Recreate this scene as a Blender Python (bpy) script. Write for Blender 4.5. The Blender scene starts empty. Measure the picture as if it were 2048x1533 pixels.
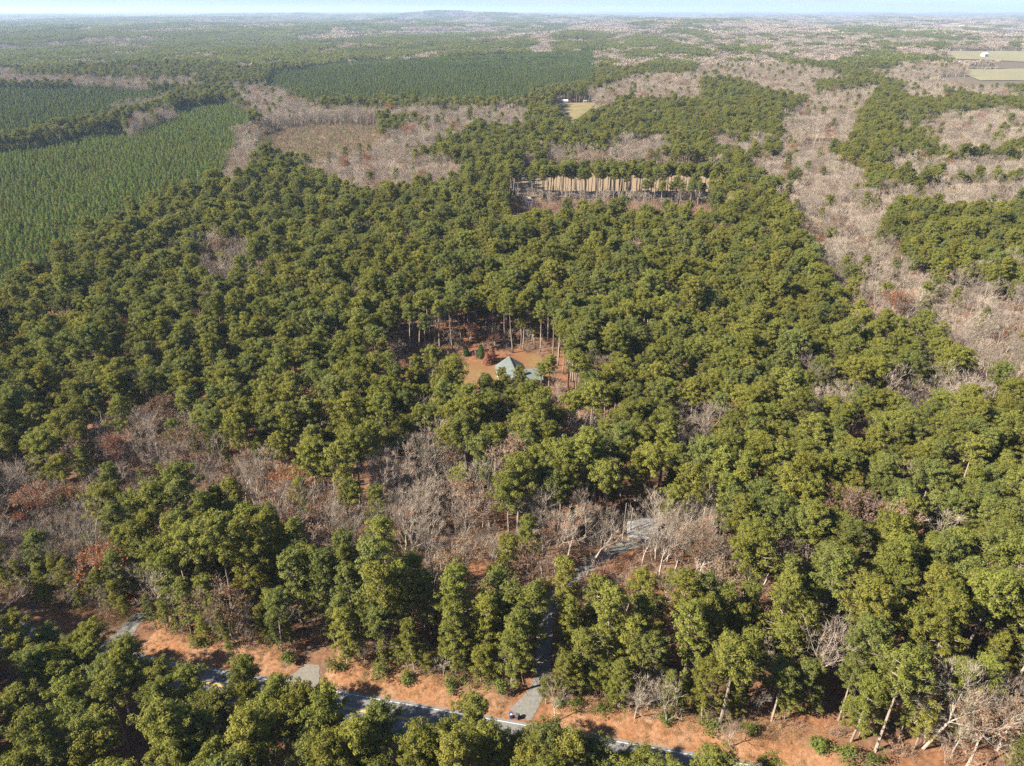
import bpy, math, random
import numpy as np
from mathutils import Vector

random.seed(7)
rng = np.random.default_rng(11)
C = bpy.context.scene.collection
SC = bpy.context.scene
PI = math.pi

# ------------------------------------------------------------------ camera
CAM_H = 115.0
PITCH = math.radians(27.0)
HFOV = math.radians(70.0)
PW, PH = 2048.0, 1533.0
F = PW / 2 / math.tan(HFOV / 2)
cam_d = bpy.data.cameras.new('camera')
cam = bpy.data.objects.new('camera', cam_d)
C.objects.link(cam)
cam.location = (0, 0, CAM_H)
cam.rotation_euler = (PI / 2 - PITCH, 0, 0)
cam_d.sensor_width = 36
cam_d.lens = 18 / math.tan(HFOV / 2)
cam_d.clip_start = 0.5
cam_d.clip_end = 120000
SC.camera = cam

# ------------------------------------------------------------------ light
SUN_EL = math.radians(37)
SUN_SH = math.radians(20)                 # shadows run towards +x, turned slightly away from the camera
sx, sy = -math.cos(SUN_SH), -math.sin(SUN_SH)
world = bpy.data.worlds.new('World')
SC.world = world
world.use_nodes = True
nt = world.node_tree
for n in list(nt.nodes):
    nt.nodes.remove(n)
out = nt.nodes.new('ShaderNodeOutputWorld')
bg = nt.nodes.new('ShaderNodeBackground')
bg.inputs['Strength'].default_value = 0.066
sky = nt.nodes.new('ShaderNodeTexSky')
sky.sky_type = 'NISHITA'
sky.sun_disc = False
sky.sun_elevation = SUN_EL
sky.sun_rotation = math.atan2(sx, sy)
sky.air_density = 1.0
sky.dust_density = 0.25
sky.ozone_density = 3.0
tc = nt.nodes.new('ShaderNodeTexCoord')
sep = nt.nodes.new('ShaderNodeSeparateXYZ')
nt.links.new(tc.outputs['Generated'], sep.inputs[0])
# clouds: flat sheets seen at a low angle (planar projection of the view direction on a cloud layer)
mx = nt.nodes.new('ShaderNodeMath'); mx.operation = 'ADD'; mx.inputs[1].default_value = 0.045
nt.links.new(sep.outputs['Z'], mx.inputs[0])
mm = nt.nodes.new('ShaderNodeMath'); mm.operation = 'MAXIMUM'; mm.inputs[1].default_value = 0.02
nt.links.new(mx.outputs[0], mm.inputs[0])
dvx = nt.nodes.new('ShaderNodeMath'); dvx.operation = 'DIVIDE'
dvy = nt.nodes.new('ShaderNodeMath'); dvy.operation = 'DIVIDE'
nt.links.new(sep.outputs['X'], dvx.inputs[0]); nt.links.new(mm.outputs[0], dvx.inputs[1])
nt.links.new(sep.outputs['Y'], dvy.inputs[0]); nt.links.new(mm.outputs[0], dvy.inputs[1])
cmb = nt.nodes.new('ShaderNodeCombineXYZ')
nt.links.new(dvx.outputs[0], cmb.inputs[0]); nt.links.new(dvy.outputs[0], cmb.inputs[1])
nz = nt.nodes.new('ShaderNodeTexNoise')
nz.inputs['Scale'].default_value = 0.42
nz.inputs['Detail'].default_value = 7
nz.inputs['Roughness'].default_value = 0.55
nt.links.new(cmb.outputs[0], nz.inputs['Vector'])
rmp = nt.nodes.new('ShaderNodeValToRGB')
rmp.color_ramp.elements[0].position = 0.52
rmp.color_ramp.elements[0].color = (0, 0, 0, 1)
rmp.color_ramp.elements[1].position = 0.66
rmp.color_ramp.elements[1].color = (0.85, 0.85, 0.85, 1)
nt.links.new(nz.outputs['Fac'], rmp.inputs[0])
mix = nt.nodes.new('ShaderNodeMix'); mix.data_type = 'RGBA'
nt.links.new(rmp.outputs['Color'], mix.inputs[0])
tint = nt.nodes.new('ShaderNodeMix'); tint.data_type = 'RGBA'; tint.blend_type = 'MULTIPLY'
tint.inputs[0].default_value = 1.0
nt.links.new(sky.outputs[0], tint.inputs[6])
tint.inputs[7].default_value = (.41, .545, .72, 1)
nt.links.new(tint.outputs[2], mix.inputs[6])
mix.inputs[7].default_value = (2.9, 3.05, 3.3, 1)
nt.links.new(mix.outputs[2], bg.inputs['Color'])
nt.links.new(bg.outputs[0], out.inputs['Surface'])

sd = bpy.data.lights.new('sun', 'SUN')
sd.energy = 4.8
sd.angle = math.radians(0.53)
sd.color = (1.0, 0.91, 0.77)
sun = bpy.data.objects.new('sun', sd)
C.objects.link(sun)
to_sun = Vector((sx * math.cos(SUN_EL), sy * math.cos(SUN_EL), math.sin(SUN_EL)))
sun.rotation_euler = to_sun.to_track_quat('Z', 'Y').to_euler()
sun.location = to_sun * 300

vs = SC.view_settings
vs.view_transform = 'Standard'
vs.look = 'None'
vs.exposure = 1.95
vs.gamma = 1.0
vs.use_curve_mapping = False
cy = SC.cycles
cy.max_bounces = 5
cy.diffuse_bounces = 3
cy.glossy_bounces = 1
cy.transmission_bounces = 3
cy.volume_bounces = 1
cy.transparent_max_bounces = 4
cy.use_denoising = False
cy.denoiser = 'OPENIMAGEDENOISE'
cy.sample_clamp_indirect = 4.0

# ------------------------------------------------------------------ helpers
fw = np.array([0, math.cos(PITCH), -math.sin(PITCH)])
upv = np.array([0, math.sin(PITCH), math.cos(PITCH)])


def ground(px, py, z=0.0):
    """world point at height z seen at photograph pixel (px, py)"""
    d = fw + (px - PW / 2) / F * np.array([1, 0, 0]) - (py - PH / 2) / F * upv
    t = (z - CAM_H) / d[2]
    return np.array([d[0] * t, d[1] * t, z])


def project(x, y, z):
    x, y, z = np.asarray(x, float), np.asarray(y, float), np.asarray(z, float) - CAM_H
    dep = y * fw[1] + z * fw[2]
    v = y * upv[1] + z * upv[2]
    dep = np.where(dep < 1, 1, dep)
    return PW / 2 + F * x / dep, PH / 2 - F * v / dep


def inpoly(px, py, poly):
    px, py = np.asarray(px, float), np.asarray(py, float)
    r = np.zeros(px.shape, bool)
    n = len(poly)
    for i in range(n):
        x0, y0 = poly[i]
        x1, y1 = poly[(i + 1) % n]
        if y0 == y1:
            continue
        c = ((y0 > py) != (y1 > py)) & (px < (x1 - x0) * (py - y0) / (y1 - y0) + x0)
        r ^= c
    return r


def sstep(a, b, x):
    t = np.clip((np.asarray(x, float) - a) / (b - a), 0, 1)
    return t * t * (3 - 2 * t)


_w = np.random.default_rng(5)
_waves = [(1 / _w.uniform(300, 900), _w.uniform(0, 2 * PI), _w.uniform(0, 2 * PI), _w.uniform(.5, 1)) for _ in range(7)]
_waves2 = [(1 / _w.uniform(1500, 5000), _w.uniform(0, 2 * PI), _w.uniform(0, 2 * PI), _w.uniform(.5, 1)) for _ in range(7)]


def wav(ws, x, y):
    s = 0
    for k, a, p, m in ws:
        s = s + m * np.sin(2 * PI * k * (x * math.cos(a) + y * math.sin(a)) + p)
    return s / 2.5


def height(x, y):
    x, y = np.asarray(x, float), np.asarray(y, float)
    d = np.hypot(x, y)
    h = sstep(660, 1700, d) * 6.5 * wav(_waves, x, y) + sstep(1300, 6000, d) * 24 * wav(_waves2, x, y)
    for hx, hy, hh, wx, wy in ((-820, 11500, 128, 900, 700), (-1000, 7200, 46, 380, 420), (1750, 9000, 40, 600, 500), (700, 6200, 22, 500, 420),
                               (-3000, 14000, 40, 2200, 900)):
        h = h + hh * np.exp(-((x - hx) / wx) ** 2 - ((y - hy) / wy) ** 2)
    return h + sstep(9000, 26000, d) * 45


def mesh_np(name, v, tris=None, quads=None, mats=(), midx=None, smooth=False):
    me = bpy.data.meshes.new(name)
    v = np.asarray(v, np.float32).reshape(-1, 3)
    lens, loops = [], []
    if tris is not None and len(tris):
        tris = np.asarray(tris, np.int32).reshape(-1, 3)
        lens.append(np.full(len(tris), 3)); loops.append(tris.ravel())
    if quads is not None and len(quads):
        quads = np.asarray(quads, np.int32).reshape(-1, 4)
        lens.append(np.full(len(quads), 4)); loops.append(quads.ravel())
    lens = np.concatenate(lens).astype(np.int32); loops = np.concatenate(loops).astype(np.int32)
    me.vertices.add(len(v)); me.vertices.foreach_set('co', v.ravel())
    me.loops.add(len(loops)); me.loops.foreach_set('vertex_index', loops)
    me.polygons.add(len(lens))
    st = np.concatenate([[0], np.cumsum(lens)[:-1]]).astype(np.int32)
    me.polygons.foreach_set('loop_start', st)
    for m in mats:
        me.materials.append(m)
    if midx is not None:
        me.polygons.foreach_set('material_index', np.asarray(midx, np.int32))
    if smooth:
        me.polygons.foreach_set('use_smooth', np.ones(len(lens), bool))
    me.update(calc_edges=True)
    return me


class MB:
    """collects boxes, prisms and tubes; build() links them as one mesh object"""
    def __init__(self):
        self.v, self.f = [], []

    def poly(self, pts, faces):
        o = len(self.v)
        self.v += [tuple(map(float, p)) for p in pts]
        self.f += [tuple(i + o for i in f) for f in faces]
        return self

    def box(self, x0, x1, y0, y1, z0, z1):
        return self.poly([(x0, y0, z0), (x1, y0, z0), (x1, y1, z0), (x0, y1, z0), (x0, y0, z1), (x1, y0, z1), (x1, y1, z1), (x0, y1, z1)],
                         [(0, 3, 2, 1), (4, 5, 6, 7), (0, 1, 5, 4), (1, 2, 6, 5), (2, 3, 7, 6), (3, 0, 4, 7)])

    def tube(self, pts, rad, n=6, cap=True):
        pts = [Vector(p) for p in pts]
        o = len(self.v)
        for i, p in enumerate(pts):
            a = pts[min(i + 1, len(pts) - 1)] - pts[max(i - 1, 0)]
            a = a.normalized() if a.length > 1e-6 else Vector((0, 0, 1))
            u = a.orthogonal().normalized()
            if abs(a.z) > 0.6:
                u = Vector((1, 0, 0)); u = (u - a * u.dot(a)).normalized()
            w = a.cross(u)
            for k in range(n):
                q = p + (u * math.cos(2 * PI * k / n) + w * math.sin(2 * PI * k / n)) * rad[i]
                self.v.append(tuple(q))
        for i in range(len(pts) - 1):
            for k in range(n):
                k2 = (k + 1) % n
                self.f.append((o + i * n + k, o + i * n + k2, o + (i + 1) * n + k2, o + (i + 1) * n + k))
        if cap:
            self.f.append(tuple(o + k for k in reversed(range(n))))
            self.f.append(tuple(o + (len(pts) - 1) * n + k for k in range(n)))
        return self

    def mesh(self, name, mat):
        me = bpy.data.meshes.new(name)
        me.from_pydata(self.v, [], self.f)
        me.materials.append(mat)
        me.update()
        return me

    def build(self, name, mat, parent=None, bevel=0):
        o = bpy.data.objects.new(name, self.mesh(name, mat))
        C.objects.link(o)
        if parent is not None:
            o.parent = parent
        if bevel:
            b = o.modifiers.new('bevel', 'BEVEL'); b.width = bevel; b.segments = 1
        return o


def tag(o, label=None, cat=None, group=None, kind=None):
    if label: o['label'] = label
    if cat: o['category'] = cat
    if group: o['group'] = group
    if kind: o['kind'] = kind
    return o


def empty(name, loc, rz=0.0, scale=1.0):
    o = bpy.data.objects.new(name, None)
    o.empty_display_size = 0.5
    C.objects.link(o)
    o.location = loc
    o.rotation_euler = (0, 0, rz)
    o.scale = (scale,) * 3
    return o


def link_mesh(name, me, parent=None):
    o = bpy.data.objects.new(name, me)
    C.objects.link(o)
    if parent is not None:
        o.parent = parent
    return o


# ------------------------------------------------------------------ materials
def mat_new(name):
    m = bpy.data.materials.new(name)
    m.use_nodes = True
    return m, m.node_tree, m.node_tree.nodes['Principled BSDF']


def noise(nt, scale, detail=4, rough=.6, vec=None, out='Fac'):
    n = nt.nodes.new('ShaderNodeTexNoise')
    n.inputs['Scale'].default_value = scale
    n.inputs['Detail'].default_value = detail
    n.inputs['Roughness'].default_value = rough
    if vec is not None:
        nt.links.new(vec, n.inputs['Vector'])
    return n.outputs[out]


def ramp(nt, fac, stops):
    r = nt.nodes.new('ShaderNodeValToRGB')
    el = r.color_ramp.elements
    while len(el) < len(stops):
        el.new(0.5)
    for e, (p, c) in zip(el, stops):
        e.position = p
        e.color = (*c, 1) if len(c) == 3 else c
    nt.links.new(fac, r.inputs[0])
    return r.outputs['Color']


def mixc(nt, fac, a, b, mode='MIX'):
    m = nt.nodes.new('ShaderNodeMix'); m.data_type = 'RGBA'; m.blend_type = mode
    for s, v in ((0, fac), (6, a), (7, b)):
        if hasattr(v, 'links') or hasattr(v, 'is_linked'):
            nt.links.new(v, m.inputs[s])
        elif s == 0:
            m.inputs[0].default_value = v
        else:
            m.inputs[s].default_value = (*v, 1)
    return m.outputs[2]


def pos(nt):
    return nt.nodes.new('ShaderNodeNewGeometry').outputs['Position']


def bump(nt, bsdf, h, strength=.5, dist=.1):
    b = nt.nodes.new('ShaderNodeBump')
    b.inputs['Strength'].default_value = strength
    b.inputs['Distance'].default_value = dist
    nt.links.new(h, b.inputs['Height'])
    nt.links.new(b.outputs[0], bsdf.inputs['Normal'])


def leaf_mat(name, base, trans=0.3, jitter=0.20, hue=0.008, second=None):
    """foliage: diffuse and translucent, with a tint that varies from tree to tree and from tuft to tuft"""
    m = bpy.data.materials.new(name)
    m.use_nodes = True
    nt = m.node_tree
    for n in list(nt.nodes):
        nt.nodes.remove(n)
    out = nt.nodes.new('ShaderNodeOutputMaterial')
    oi = nt.nodes.new('ShaderNodeObjectInfo')
    ge = nt.nodes.new('ShaderNodeNewGeometry')
    hsv = nt.nodes.new('ShaderNodeHueSaturation')
    col = mixc(nt, ge.outputs['Random Per Island'], [c * .8 for c in base], second or [base[0] * 1.25, base[1] * 1.15, base[2] * 1.1])
    nt.links.new(col, hsv.inputs['Color'])
    mr = nt.nodes.new('ShaderNodeMapRange')
    mr.inputs['To Min'].default_value = 1 - jitter
    mr.inputs['To Max'].default_value = 1 + jitter
    nt.links.new(oi.outputs['Random'], mr.inputs['Value'])
    nt.links.new(mr.outputs[0], hsv.inputs['Value'])
    m2 = nt.nodes.new('ShaderNodeMath'); m2.operation = 'MULTIPLY'; m2.inputs[1].default_value = 17.3
    nt.links.new(oi.outputs['Random'], m2.inputs[0])
    m3 = nt.nodes.new('ShaderNodeMath'); m3.operation = 'FRACT'
    nt.links.new(m2.outputs[0], m3.inputs[0])
    mh = nt.nodes.new('ShaderNodeMapRange')
    mh.inputs['To Min'].default_value = .5 - hue
    mh.inputs['To Max'].default_value = .5 + hue
    nt.links.new(m3.outputs[0], mh.inputs['Value'])
    nt.links.new(mh.outputs[0], hsv.inputs['Hue'])
    d = nt.nodes.new('ShaderNodeBsdfDiffuse')
    t = nt.nodes.new('ShaderNodeBsdfTranslucent')
    nt.links.new(hsv.outputs[0], d.inputs['Color'])
    nt.links.new(hsv.outputs[0], t.inputs['Color'])
    mx = nt.nodes.new('ShaderNodeMixShader'); mx.inputs[0].default_value = trans
    nt.links.new(d.outputs[0], mx.inputs[1]); nt.links.new(t.outputs[0], mx.inputs[2])
    nt.links.new(mx.outputs[0], out.inputs['Surface'])
    return m


def bark_mat(name, a, b, scale=2.0, jitter=.2):
    m, nt, p = mat_new(name)
    c = ramp(nt, noise(nt, scale, 4), [(.3, a), (.7, b)])
    oi = nt.nodes.new('ShaderNodeObjectInfo')
    hsv = nt.nodes.new('ShaderNodeHueSaturation')
    mr = nt.nodes.new('ShaderNodeMapRange')
    mr.inputs['To Min'].default_value = 1 - jitter
    mr.inputs['To Max'].default_value = 1 + jitter
    nt.links.new(oi.outputs['Random'], mr.inputs['Value'])
    nt.links.new(mr.outputs[0], hsv.inputs['Value'])
    nt.links.new(c, hsv.inputs['Color'])
    nt.links.new(hsv.outputs[0], p.inputs['Base Color'])
    p.inputs['Roughness'].default_value = .9
    p.inputs['Specular IOR Level'].default_value = .15
    return m


def plain_mat(name, a, b, scale=3.0, rough=.8, metal=0.0, bumpy=0.0, spec=.3):
    m, nt, p = mat_new(name)
    n = noise(nt, scale, 5, .6, pos(nt))
    nt.links.new(ramp(nt, n, [(.3, a), (.7, b)]), p.inputs['Base Color'])
    p.inputs['Roughness'].default_value = rough
    p.inputs['Metallic'].default_value = metal
    p.inputs['Specular IOR Level'].default_value = spec
    if bumpy:
        bump(nt, p, n, bumpy)
    return m


TONES = ['olive green', 'yellow-green', 'deep green']
M_PINE = [leaf_mat('needles_olive', (.152, .165, .038), .38),
          leaf_mat('needles_yellow_green', (.174, .178, .038), .40),
          leaf_mat('needles_deep_green', (.130, .149, .042), .36)]
M_YOUNG = leaf_mat('needles_young', (.104, .150, .036), .36, .22, .015)
M_YOUNG2 = leaf_mat('needles_young_olive', (.125, .145, .038), .34, .22, .012)
M_POLE = leaf_mat('needles_pole_stand', (.086, .114, .034), .32, .2, .012)
M_RUST = leaf_mat('leaves_rust', (.25, .095, .036), .35, .2, .012)
M_TAN = leaf_mat('leaves_tan', (.20, .125, .075), .35, .2, .012)
M_SHRUB = leaf_mat('leaves_shrub', (.10, .125, .030), .3)
M_CEDAR = leaf_mat('leaves_cedar', (.035, .07, .018), .2)
M_BRIGHT = leaf_mat('leaves_bright', (.17, .24, .022), .4, .05, .005)
M_RED = leaf_mat('leaves_maroon', (.19, .085, .06), .3)
M_PINEBARK = bark_mat('pine_bark', (.145, .115, .092), (.285, .235, .19))
M_BARK = bark_mat('grey_bark', (.20, .172, .145), (.40, .35, .30), 1.5)
M_TWIG = leaf_mat('twigs', (.195, .155, .118), .05, .4, .012, (.32, .265, .208))
M_BRUSH = leaf_mat('brush_twigs', (.20, .145, .108), .05, .35, .02)

# ------------------------------------------------------------------ tree models
def unit(a):
    return a / (np.linalg.norm(a, axis=-1, keepdims=True) + 1e-9)


def tufts(cent, crad, n_each, length, width, r, up=.45, flat=.7):
    """needle tufts: n_each small triangles in every clump"""
    cent = np.repeat(np.asarray(cent), n_each, 0)
    rad = np.repeat(np.asarray(crad), n_each)[:, None]
    n = len(cent)
    d = unit(r.normal(size=(n, 3)))
    off = d * rad * (r.random((n, 1)) ** .3)
    off[:, 2] *= flat
    base = cent + off
    nn = unit(d + np.array([0, 0, up]) + r.normal(size=(n, 3)) * .38)          # tufts face outwards, unevenly
    q = r.normal(size=(n, 3)) + np.array([0, 0, .4])
    dr = unit(q - nn * np.sum(q * nn, 1, keepdims=True))
    sd = np.cross(dr, nn)
    L = length * r.uniform(.7, 1.3, (n, 1)); W = width * r.uniform(.7, 1.3, (n, 1))
    v = np.stack([base - sd * W * .5, base + sd * W * .5, base + dr * L], 1).reshape(-1, 3) - np.repeat(dr * L * .4, 3, 0)
    t = np.arange(3 * n).reshape(-1, 3)
    return v, t


def pine_model(seed, H, R, CL, nb=46, per=4, n_each=50, edge=False, tl=.42, tw=.20):
    """a mature pine: trunk mesh data and crown clumps; H height, R crown radius, CL crown length"""
    r = np.random.default_rng(seed)
    z0 = H - CL
    mb = MB()
    bend = r.normal(size=2) * .5
    tp = [(bend[0] * math.sin(t * 2.2) , bend[1] * math.sin(t * 1.7), H * .97 * t) for t in np.linspace(0, 1, 9)]
    mb.tube(tp, [max(.03, .27 * (1 - t) ** .8 + .02) for t in np.linspace(0, 1, 9)], 6)
    az0 = r.uniform(0, 2 * PI)
    lob = [r.uniform(.82, 1.10) for _ in range(5)]
    cents, rads = [], []

    def axis(z):
        t = z / H
        return np.array([bend[0] * math.sin(t * 2.2), bend[1] * math.sin(t * 1.7), z])
    for k in range(nb):
        t = ((k + r.random()) / nb) ** .85
        az = az0 + k * 2.4 + r.normal() * .3
        prof = math.sin(PI * min(1, (t * .78 + .22))) ** .65 if not edge else (1 - t) ** .55 * .95 + .08
        lobe = lob[int((az / (2 * PI) * 5) % 5)]
        rr = R * prof * lobe * r.uniform(.75, 1.08)
        if r.random() < .08:
            rr *= .5
        zb = z0 + CL * t * .93
        rise = rr * (.12 + .5 * t)
        st = axis(zb)
        end = st + np.array([math.cos(az) * rr, math.sin(az) * rr, rise])
        if rr > .8:
            mid = st * .5 + end * .5 - np.array([0, 0, .12 * rr])
            mb.tube([st, mid, end], [.075, .05, .02], 3, False)
        for j in range(per):
            u = 1 - j * .26 - r.random() * .1
            if rr * u < .5 and j > 0:
                continue
            c = st + (end - st) * u + r.normal(size=3) * .28
            c[2] += .25
            cents.append(c)
            rads.append(r.uniform(.55, .95) * (1 - .06 * j))
    for k in range(12):                                 # the rounded top
        a = r.uniform(0, 2 * PI); q = R * .42 * math.sqrt(r.random())
        c = axis(H - .9 - r.random() * 1.2) + np.array([math.cos(a) * q, math.sin(a) * q, 0])
        cents.append(c); rads.append(r.uniform(.6, .95))
    for k in range(4):                                  # dead snags below the crown
        zb = z0 - r.random() * 4; a = r.uniform(0, 2 * PI); l = r.uniform(.6, 1.8)
        st = axis(zb)
        mb.tube([st, st + np.array([math.cos(a) * l, math.sin(a) * l, .15])], [.04, .015], 3, False)
    v, t = tufts(cents, rads, n_each, tl, tw, r, flat=.48 if edge else .72)
    return mb, v, t


def bare_model(seed, H, spread=.55, twigs=1500, tl=1.05, tw=.05, levels=4):
    """a leafless hardwood: trunk and limbs, and the fine twigs of its crown"""
    r = np.random.default_rng(seed)
    mb = MB()
    ends = []

    def grow(p, d, L, rad, lev):
        n = 3
        pts, rr = [p], [rad]
        q, dd = p.copy(), d.copy()
        for i in range(n):
            dd = unit(dd + r.normal(size=3) * .10 + np.array([0, 0, .06]))
            q = q + dd * L / n
            pts.append(q.copy()); rr.append(rad * (1 - .38 * (i + 1) / n))
        mb.tube(pts, rr, 5 if lev < 2 else 3, False)
        if lev >= 2:
            ends.append((pts[1], dd)); ends.append((pts[2], dd))
        if lev >= levels:
            ends.append((q, dd))
            return
        k = 3 if lev == 0 else int(r.integers(2, 4))
        if lev == 0:
            k = int(r.integers(3, 6))
        a0 = r.uniform(0, 2 * PI)
        for i in range(k):
            a = a0 + 2 * PI * i / k + r.normal() * .3
            u = unit(np.cross(dd, [.3, .9, .2])); w = np.cross(dd, u)
            sp = spread * r.uniform(.6, 1.25) * (1 if lev else .85)
            nd = unit(dd + (u * math.cos(a) + w * math.sin(a)) * sp)
            nd[2] = max(nd[2], .05)
            grow(q.copy() if (i or lev) else q.copy(), unit(nd), L * r.uniform(.55, .8) * (1.0 if lev else .8), rr[-1] * r.uniform(.6, .8), lev + 1)
        if lev <= 1:
            for i in range(2):
                s = pts[1 + i]
                a = r.uniform(0, 2 * PI)
                nd = unit(np.array([math.cos(a), math.sin(a), .9]))
                grow(np.array(s), nd, L * .4, rad * .35, max(lev + 2, 2))
    grow(np.array([0, 0, 0.]), unit(np.array([r.normal() * .05, r.normal() * .05, 1])), H * .40, H * .0125, 0)
    v = np.array(mb.v)
    s = H / v[:, 2].max()
    mb.v = [tuple(q) for q in v * np.array([s, s, s])]
    P = np.array([e[0] for e in ends]) * s
    D = np.array([e[1] for e in ends])
    idx = r.integers(0, len(P), twigs)
    b = P[idx] + r.normal(size=(twigs, 3)) * .22
    d = unit(D[idx] + r.normal(size=(twigs, 3)) * .45 + np.array([0, 0, .2]))
    sd = unit(np.cross(d, r.normal(size=(twigs, 3))))
    L = tl * r.uniform(.6, 1.4, (twigs, 1))
    tv = np.stack([b - sd * tw * .5, b + sd * tw * .5, b + d * L], 1).reshape(-1, 3)
    return mb, tv, np.arange(3 * twigs).reshape(-1, 3), P


def join_model(name, mb, bark, v, t, leaf):
    """one mesh out of trunk and crown, for the trees of the mass"""
    n0 = len(mb.v)
    tris, quads = [], []
    for f in mb.f:
        if len(f) == 4: quads.append(f)
        elif len(f) == 3: tris.append(f)
        else:
            for i in range(1, len(f) - 1): tris.append((f[0], f[i], f[i + 1]))
    vv = np.concatenate([np.array(mb.v), v])
    tt = np.concatenate([np.array(tris, int).reshape(-1, 3), t + n0])
    nq = len(quads); na = len(tris)
    midx = np.concatenate([np.zeros(na), np.ones(len(t)), np.zeros(nq)])
    return mesh_np(name, vv, tt, quads, [bark, leaf], midx)


def cone_model(seed, H, R, n, leaf, tw=.32, tl=.8, low=.06):
    r = np.random.default_rng(seed)
    t = r.random(n) ** 1.15
    a = r.uniform(0, 2 * PI, n)
    rr = R * ((1 - t) ** .55) * np.sqrt(r.uniform(.35, 1, n)) + .1
    base = np.stack([np.cos(a) * rr, np.sin(a) * rr, H * (low + (1 - low) * t * .95)], 1)
    nn = unit(np.stack([np.cos(a), np.sin(a), np.full(n, .7)], 1) + r.normal(size=(n, 3)) * .4)
    q = r.normal(size=(n, 3)) + np.array([0, 0, .7])
    d = unit(q - nn * np.sum(q * nn, 1, keepdims=True))
    sd = np.cross(d, nn)
    v = np.stack([base - sd * tw * .5, base + sd * tw * .5, base + d * tl], 1).reshape(-1, 3)
    mb = MB(); mb.tube([(0, 0, 0), (0, 0, H * .9)], [.09, .03], 4)
    return mb, v, np.arange(3 * n).reshape(-1, 3)


# mature pines: broad crowns (inside the wood), long crowns (wood edge), high crowns (thinned stand)
PINES = []
for i, (H, R, CL, kind) in enumerate([(21, 4.4, 7.6, 'broad'), (23, 3.9, 9.4, 'narrow'), (20, 4.8, 7.4, 'broad'), (22, 4.2, 10.2, 'tall'), (19, 3.7, 7.6, 'narrow'), (22.5, 4.6, 8.4, 'broad')]):
    PINES.append((kind, H, R, CL) + pine_model(100 + i, H, R, CL))
EDGE = []
for i, (H, R, CL) in enumerate([(20.5, 4.7, 16.0), (18.5, 4.5, 14.5), (22, 4.6, 15)]):
    EDGE.append(('long-crowned', H, R, CL) + pine_model(140 + i, H, R, CL, nb=48, per=4, n_each=46, edge=True))
HIGH = []
for i, (H, R, CL) in enumerate([(22, 3.2, 7.0), (23, 2.9, 6.5), (21, 3.4, 7.2)]):
    HIGH.append(('high-crowned', H, R, CL) + pine_model(170 + i, H, R, CL, nb=36, n_each=48))
BARES = []
for i, (H, sp) in enumerate([(18, .55), (16, .7), (20, .5), (14, .75), (17, .62), (19, .58)]):
    BARES.append((H,) + bare_model(200 + i, H, sp))

POINTED = []
for i, (H, R, CL) in enumerate([(22, 3.9, 12.5), (20, 3.5, 11)]):
    POINTED.append(('pointed', H, R, CL) + pine_model(180 + i, H, R, CL, nb=48, per=4, n_each=46, edge=True))
models = bpy.data.collections.new('tree_models')


def coll(name, meshes):
    c = bpy.data.collections.new(name)
    for i, me in enumerate(meshes):
        o = bpy.data.objects.new('%s_model' % name if i == 0 else '%s_model.%03d' % (name, i), me)
        c.objects.link(o)
    return c


pine_list = PINES + EDGE + HIGH + POINTED                     # 12 shapes
pine_meshes = []
for k, (kind, H, R, CL, mb, v, t) in enumerate(pine_list):
    for q in range(3):
        pine_meshes.append(join_model('pine_shape', mb, M_PINEBARK, v, t, M_PINE[q]))
c_pine = coll('pine', pine_meshes)
c_bare = coll('bare_tree', [join_model('bare_shape', m[1], M_BARK, m[2], m[3], M_TWIG) for m in BARES])


def leafy(bm, seed, leaf, n=1300, size=.42):
    r = np.random.default_rng(seed)
    P = bm[4]
    idx = r.integers(0, len(P), n)
    b = P[idx] + r.normal(size=(n, 3)) * .55
    d = unit(r.normal(size=(n, 3))); s = unit(np.cross(d, r.normal(size=(n, 3))))
    v = np.stack([b - s * size * .4, b + s * size * .4, b + d * size], 1).reshape(-1, 3)
    return v, np.arange(3 * n).reshape(-1, 3)


c_young = coll('young_pine', [join_model('young_shape', *(lambda q: (q[0], M_PINEBARK, q[1], q[2], M_YOUNG2))(cone_model(340 + i, h, rr, 380, None, .30, .6))) for i, (h, rr) in enumerate([(8.0, 2.3), (7.4, 2.0)])] + [join_model('young_shape', *(lambda q: (q[0], M_PINEBARK, q[1], q[2], M_YOUNG))(cone_model(300 + i, h, rr, 380, None, .30, .6))) for i, (h, rr) in enumerate([(8.2, 2.1), (7.6, 1.9), (8.8, 2.2), (8, 2.3)])])
c_pole = coll('pole_pine', [join_model('pole_shape', *(lambda q: (q[0], M_PINEBARK, q[1], q[2], M_POLE))(cone_model(320 + i, h, rr, 320, None, .42, .95, .2))) for i, (h, rr) in enumerate([(13, 2.2), (12.2, 2.0), (14, 2.3)])])


def brush_mesh(seed, n=70, h=2.2, leaf=None):
    r = np.random.default_rng(seed)
    b = np.stack([r.normal(size=n) * .7, r.normal(size=n) * .7, np.abs(r.normal(size=n)) * .35 * h], 1)
    d = unit(np.stack([r.normal(size=n) * .5, r.normal(size=n) * .5, np.ones(n)], 1))
    s = unit(np.cross(d, r.normal(size=(n, 3))))
    v = np.stack([b - s * .035, b + s * .035, b + d * h * r.uniform(.4, .8, (n, 1))], 1).reshape(-1, 3)
    return mesh_np('brush_shape', v, np.arange(3 * n).reshape(-1, 3), None, [leaf or M_BRUSH])


c_brush = coll('brush', [brush_mesh(400 + i, 80, h) for i, h in enumerate([1.8, 2.6, 3.4])])


def clump_tris(r, c, R, Hc, n, size):
    d = unit(r.normal(size=(n, 3)))
    d[:, 2] = np.abs(d[:, 2]) * 1.0 - .25
    b = c + d * np.array([R, R, Hc]) * r.uniform(.75, 1.0, (n, 1))
    q = unit(r.normal(size=(n, 3)) + d * .6); s = unit(np.cross(q, r.normal(size=(n, 3))))
    return np.stack([b - s * size * .5, b + s * size * .5, b + q * size], 1).reshape(-1, 3)


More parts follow.
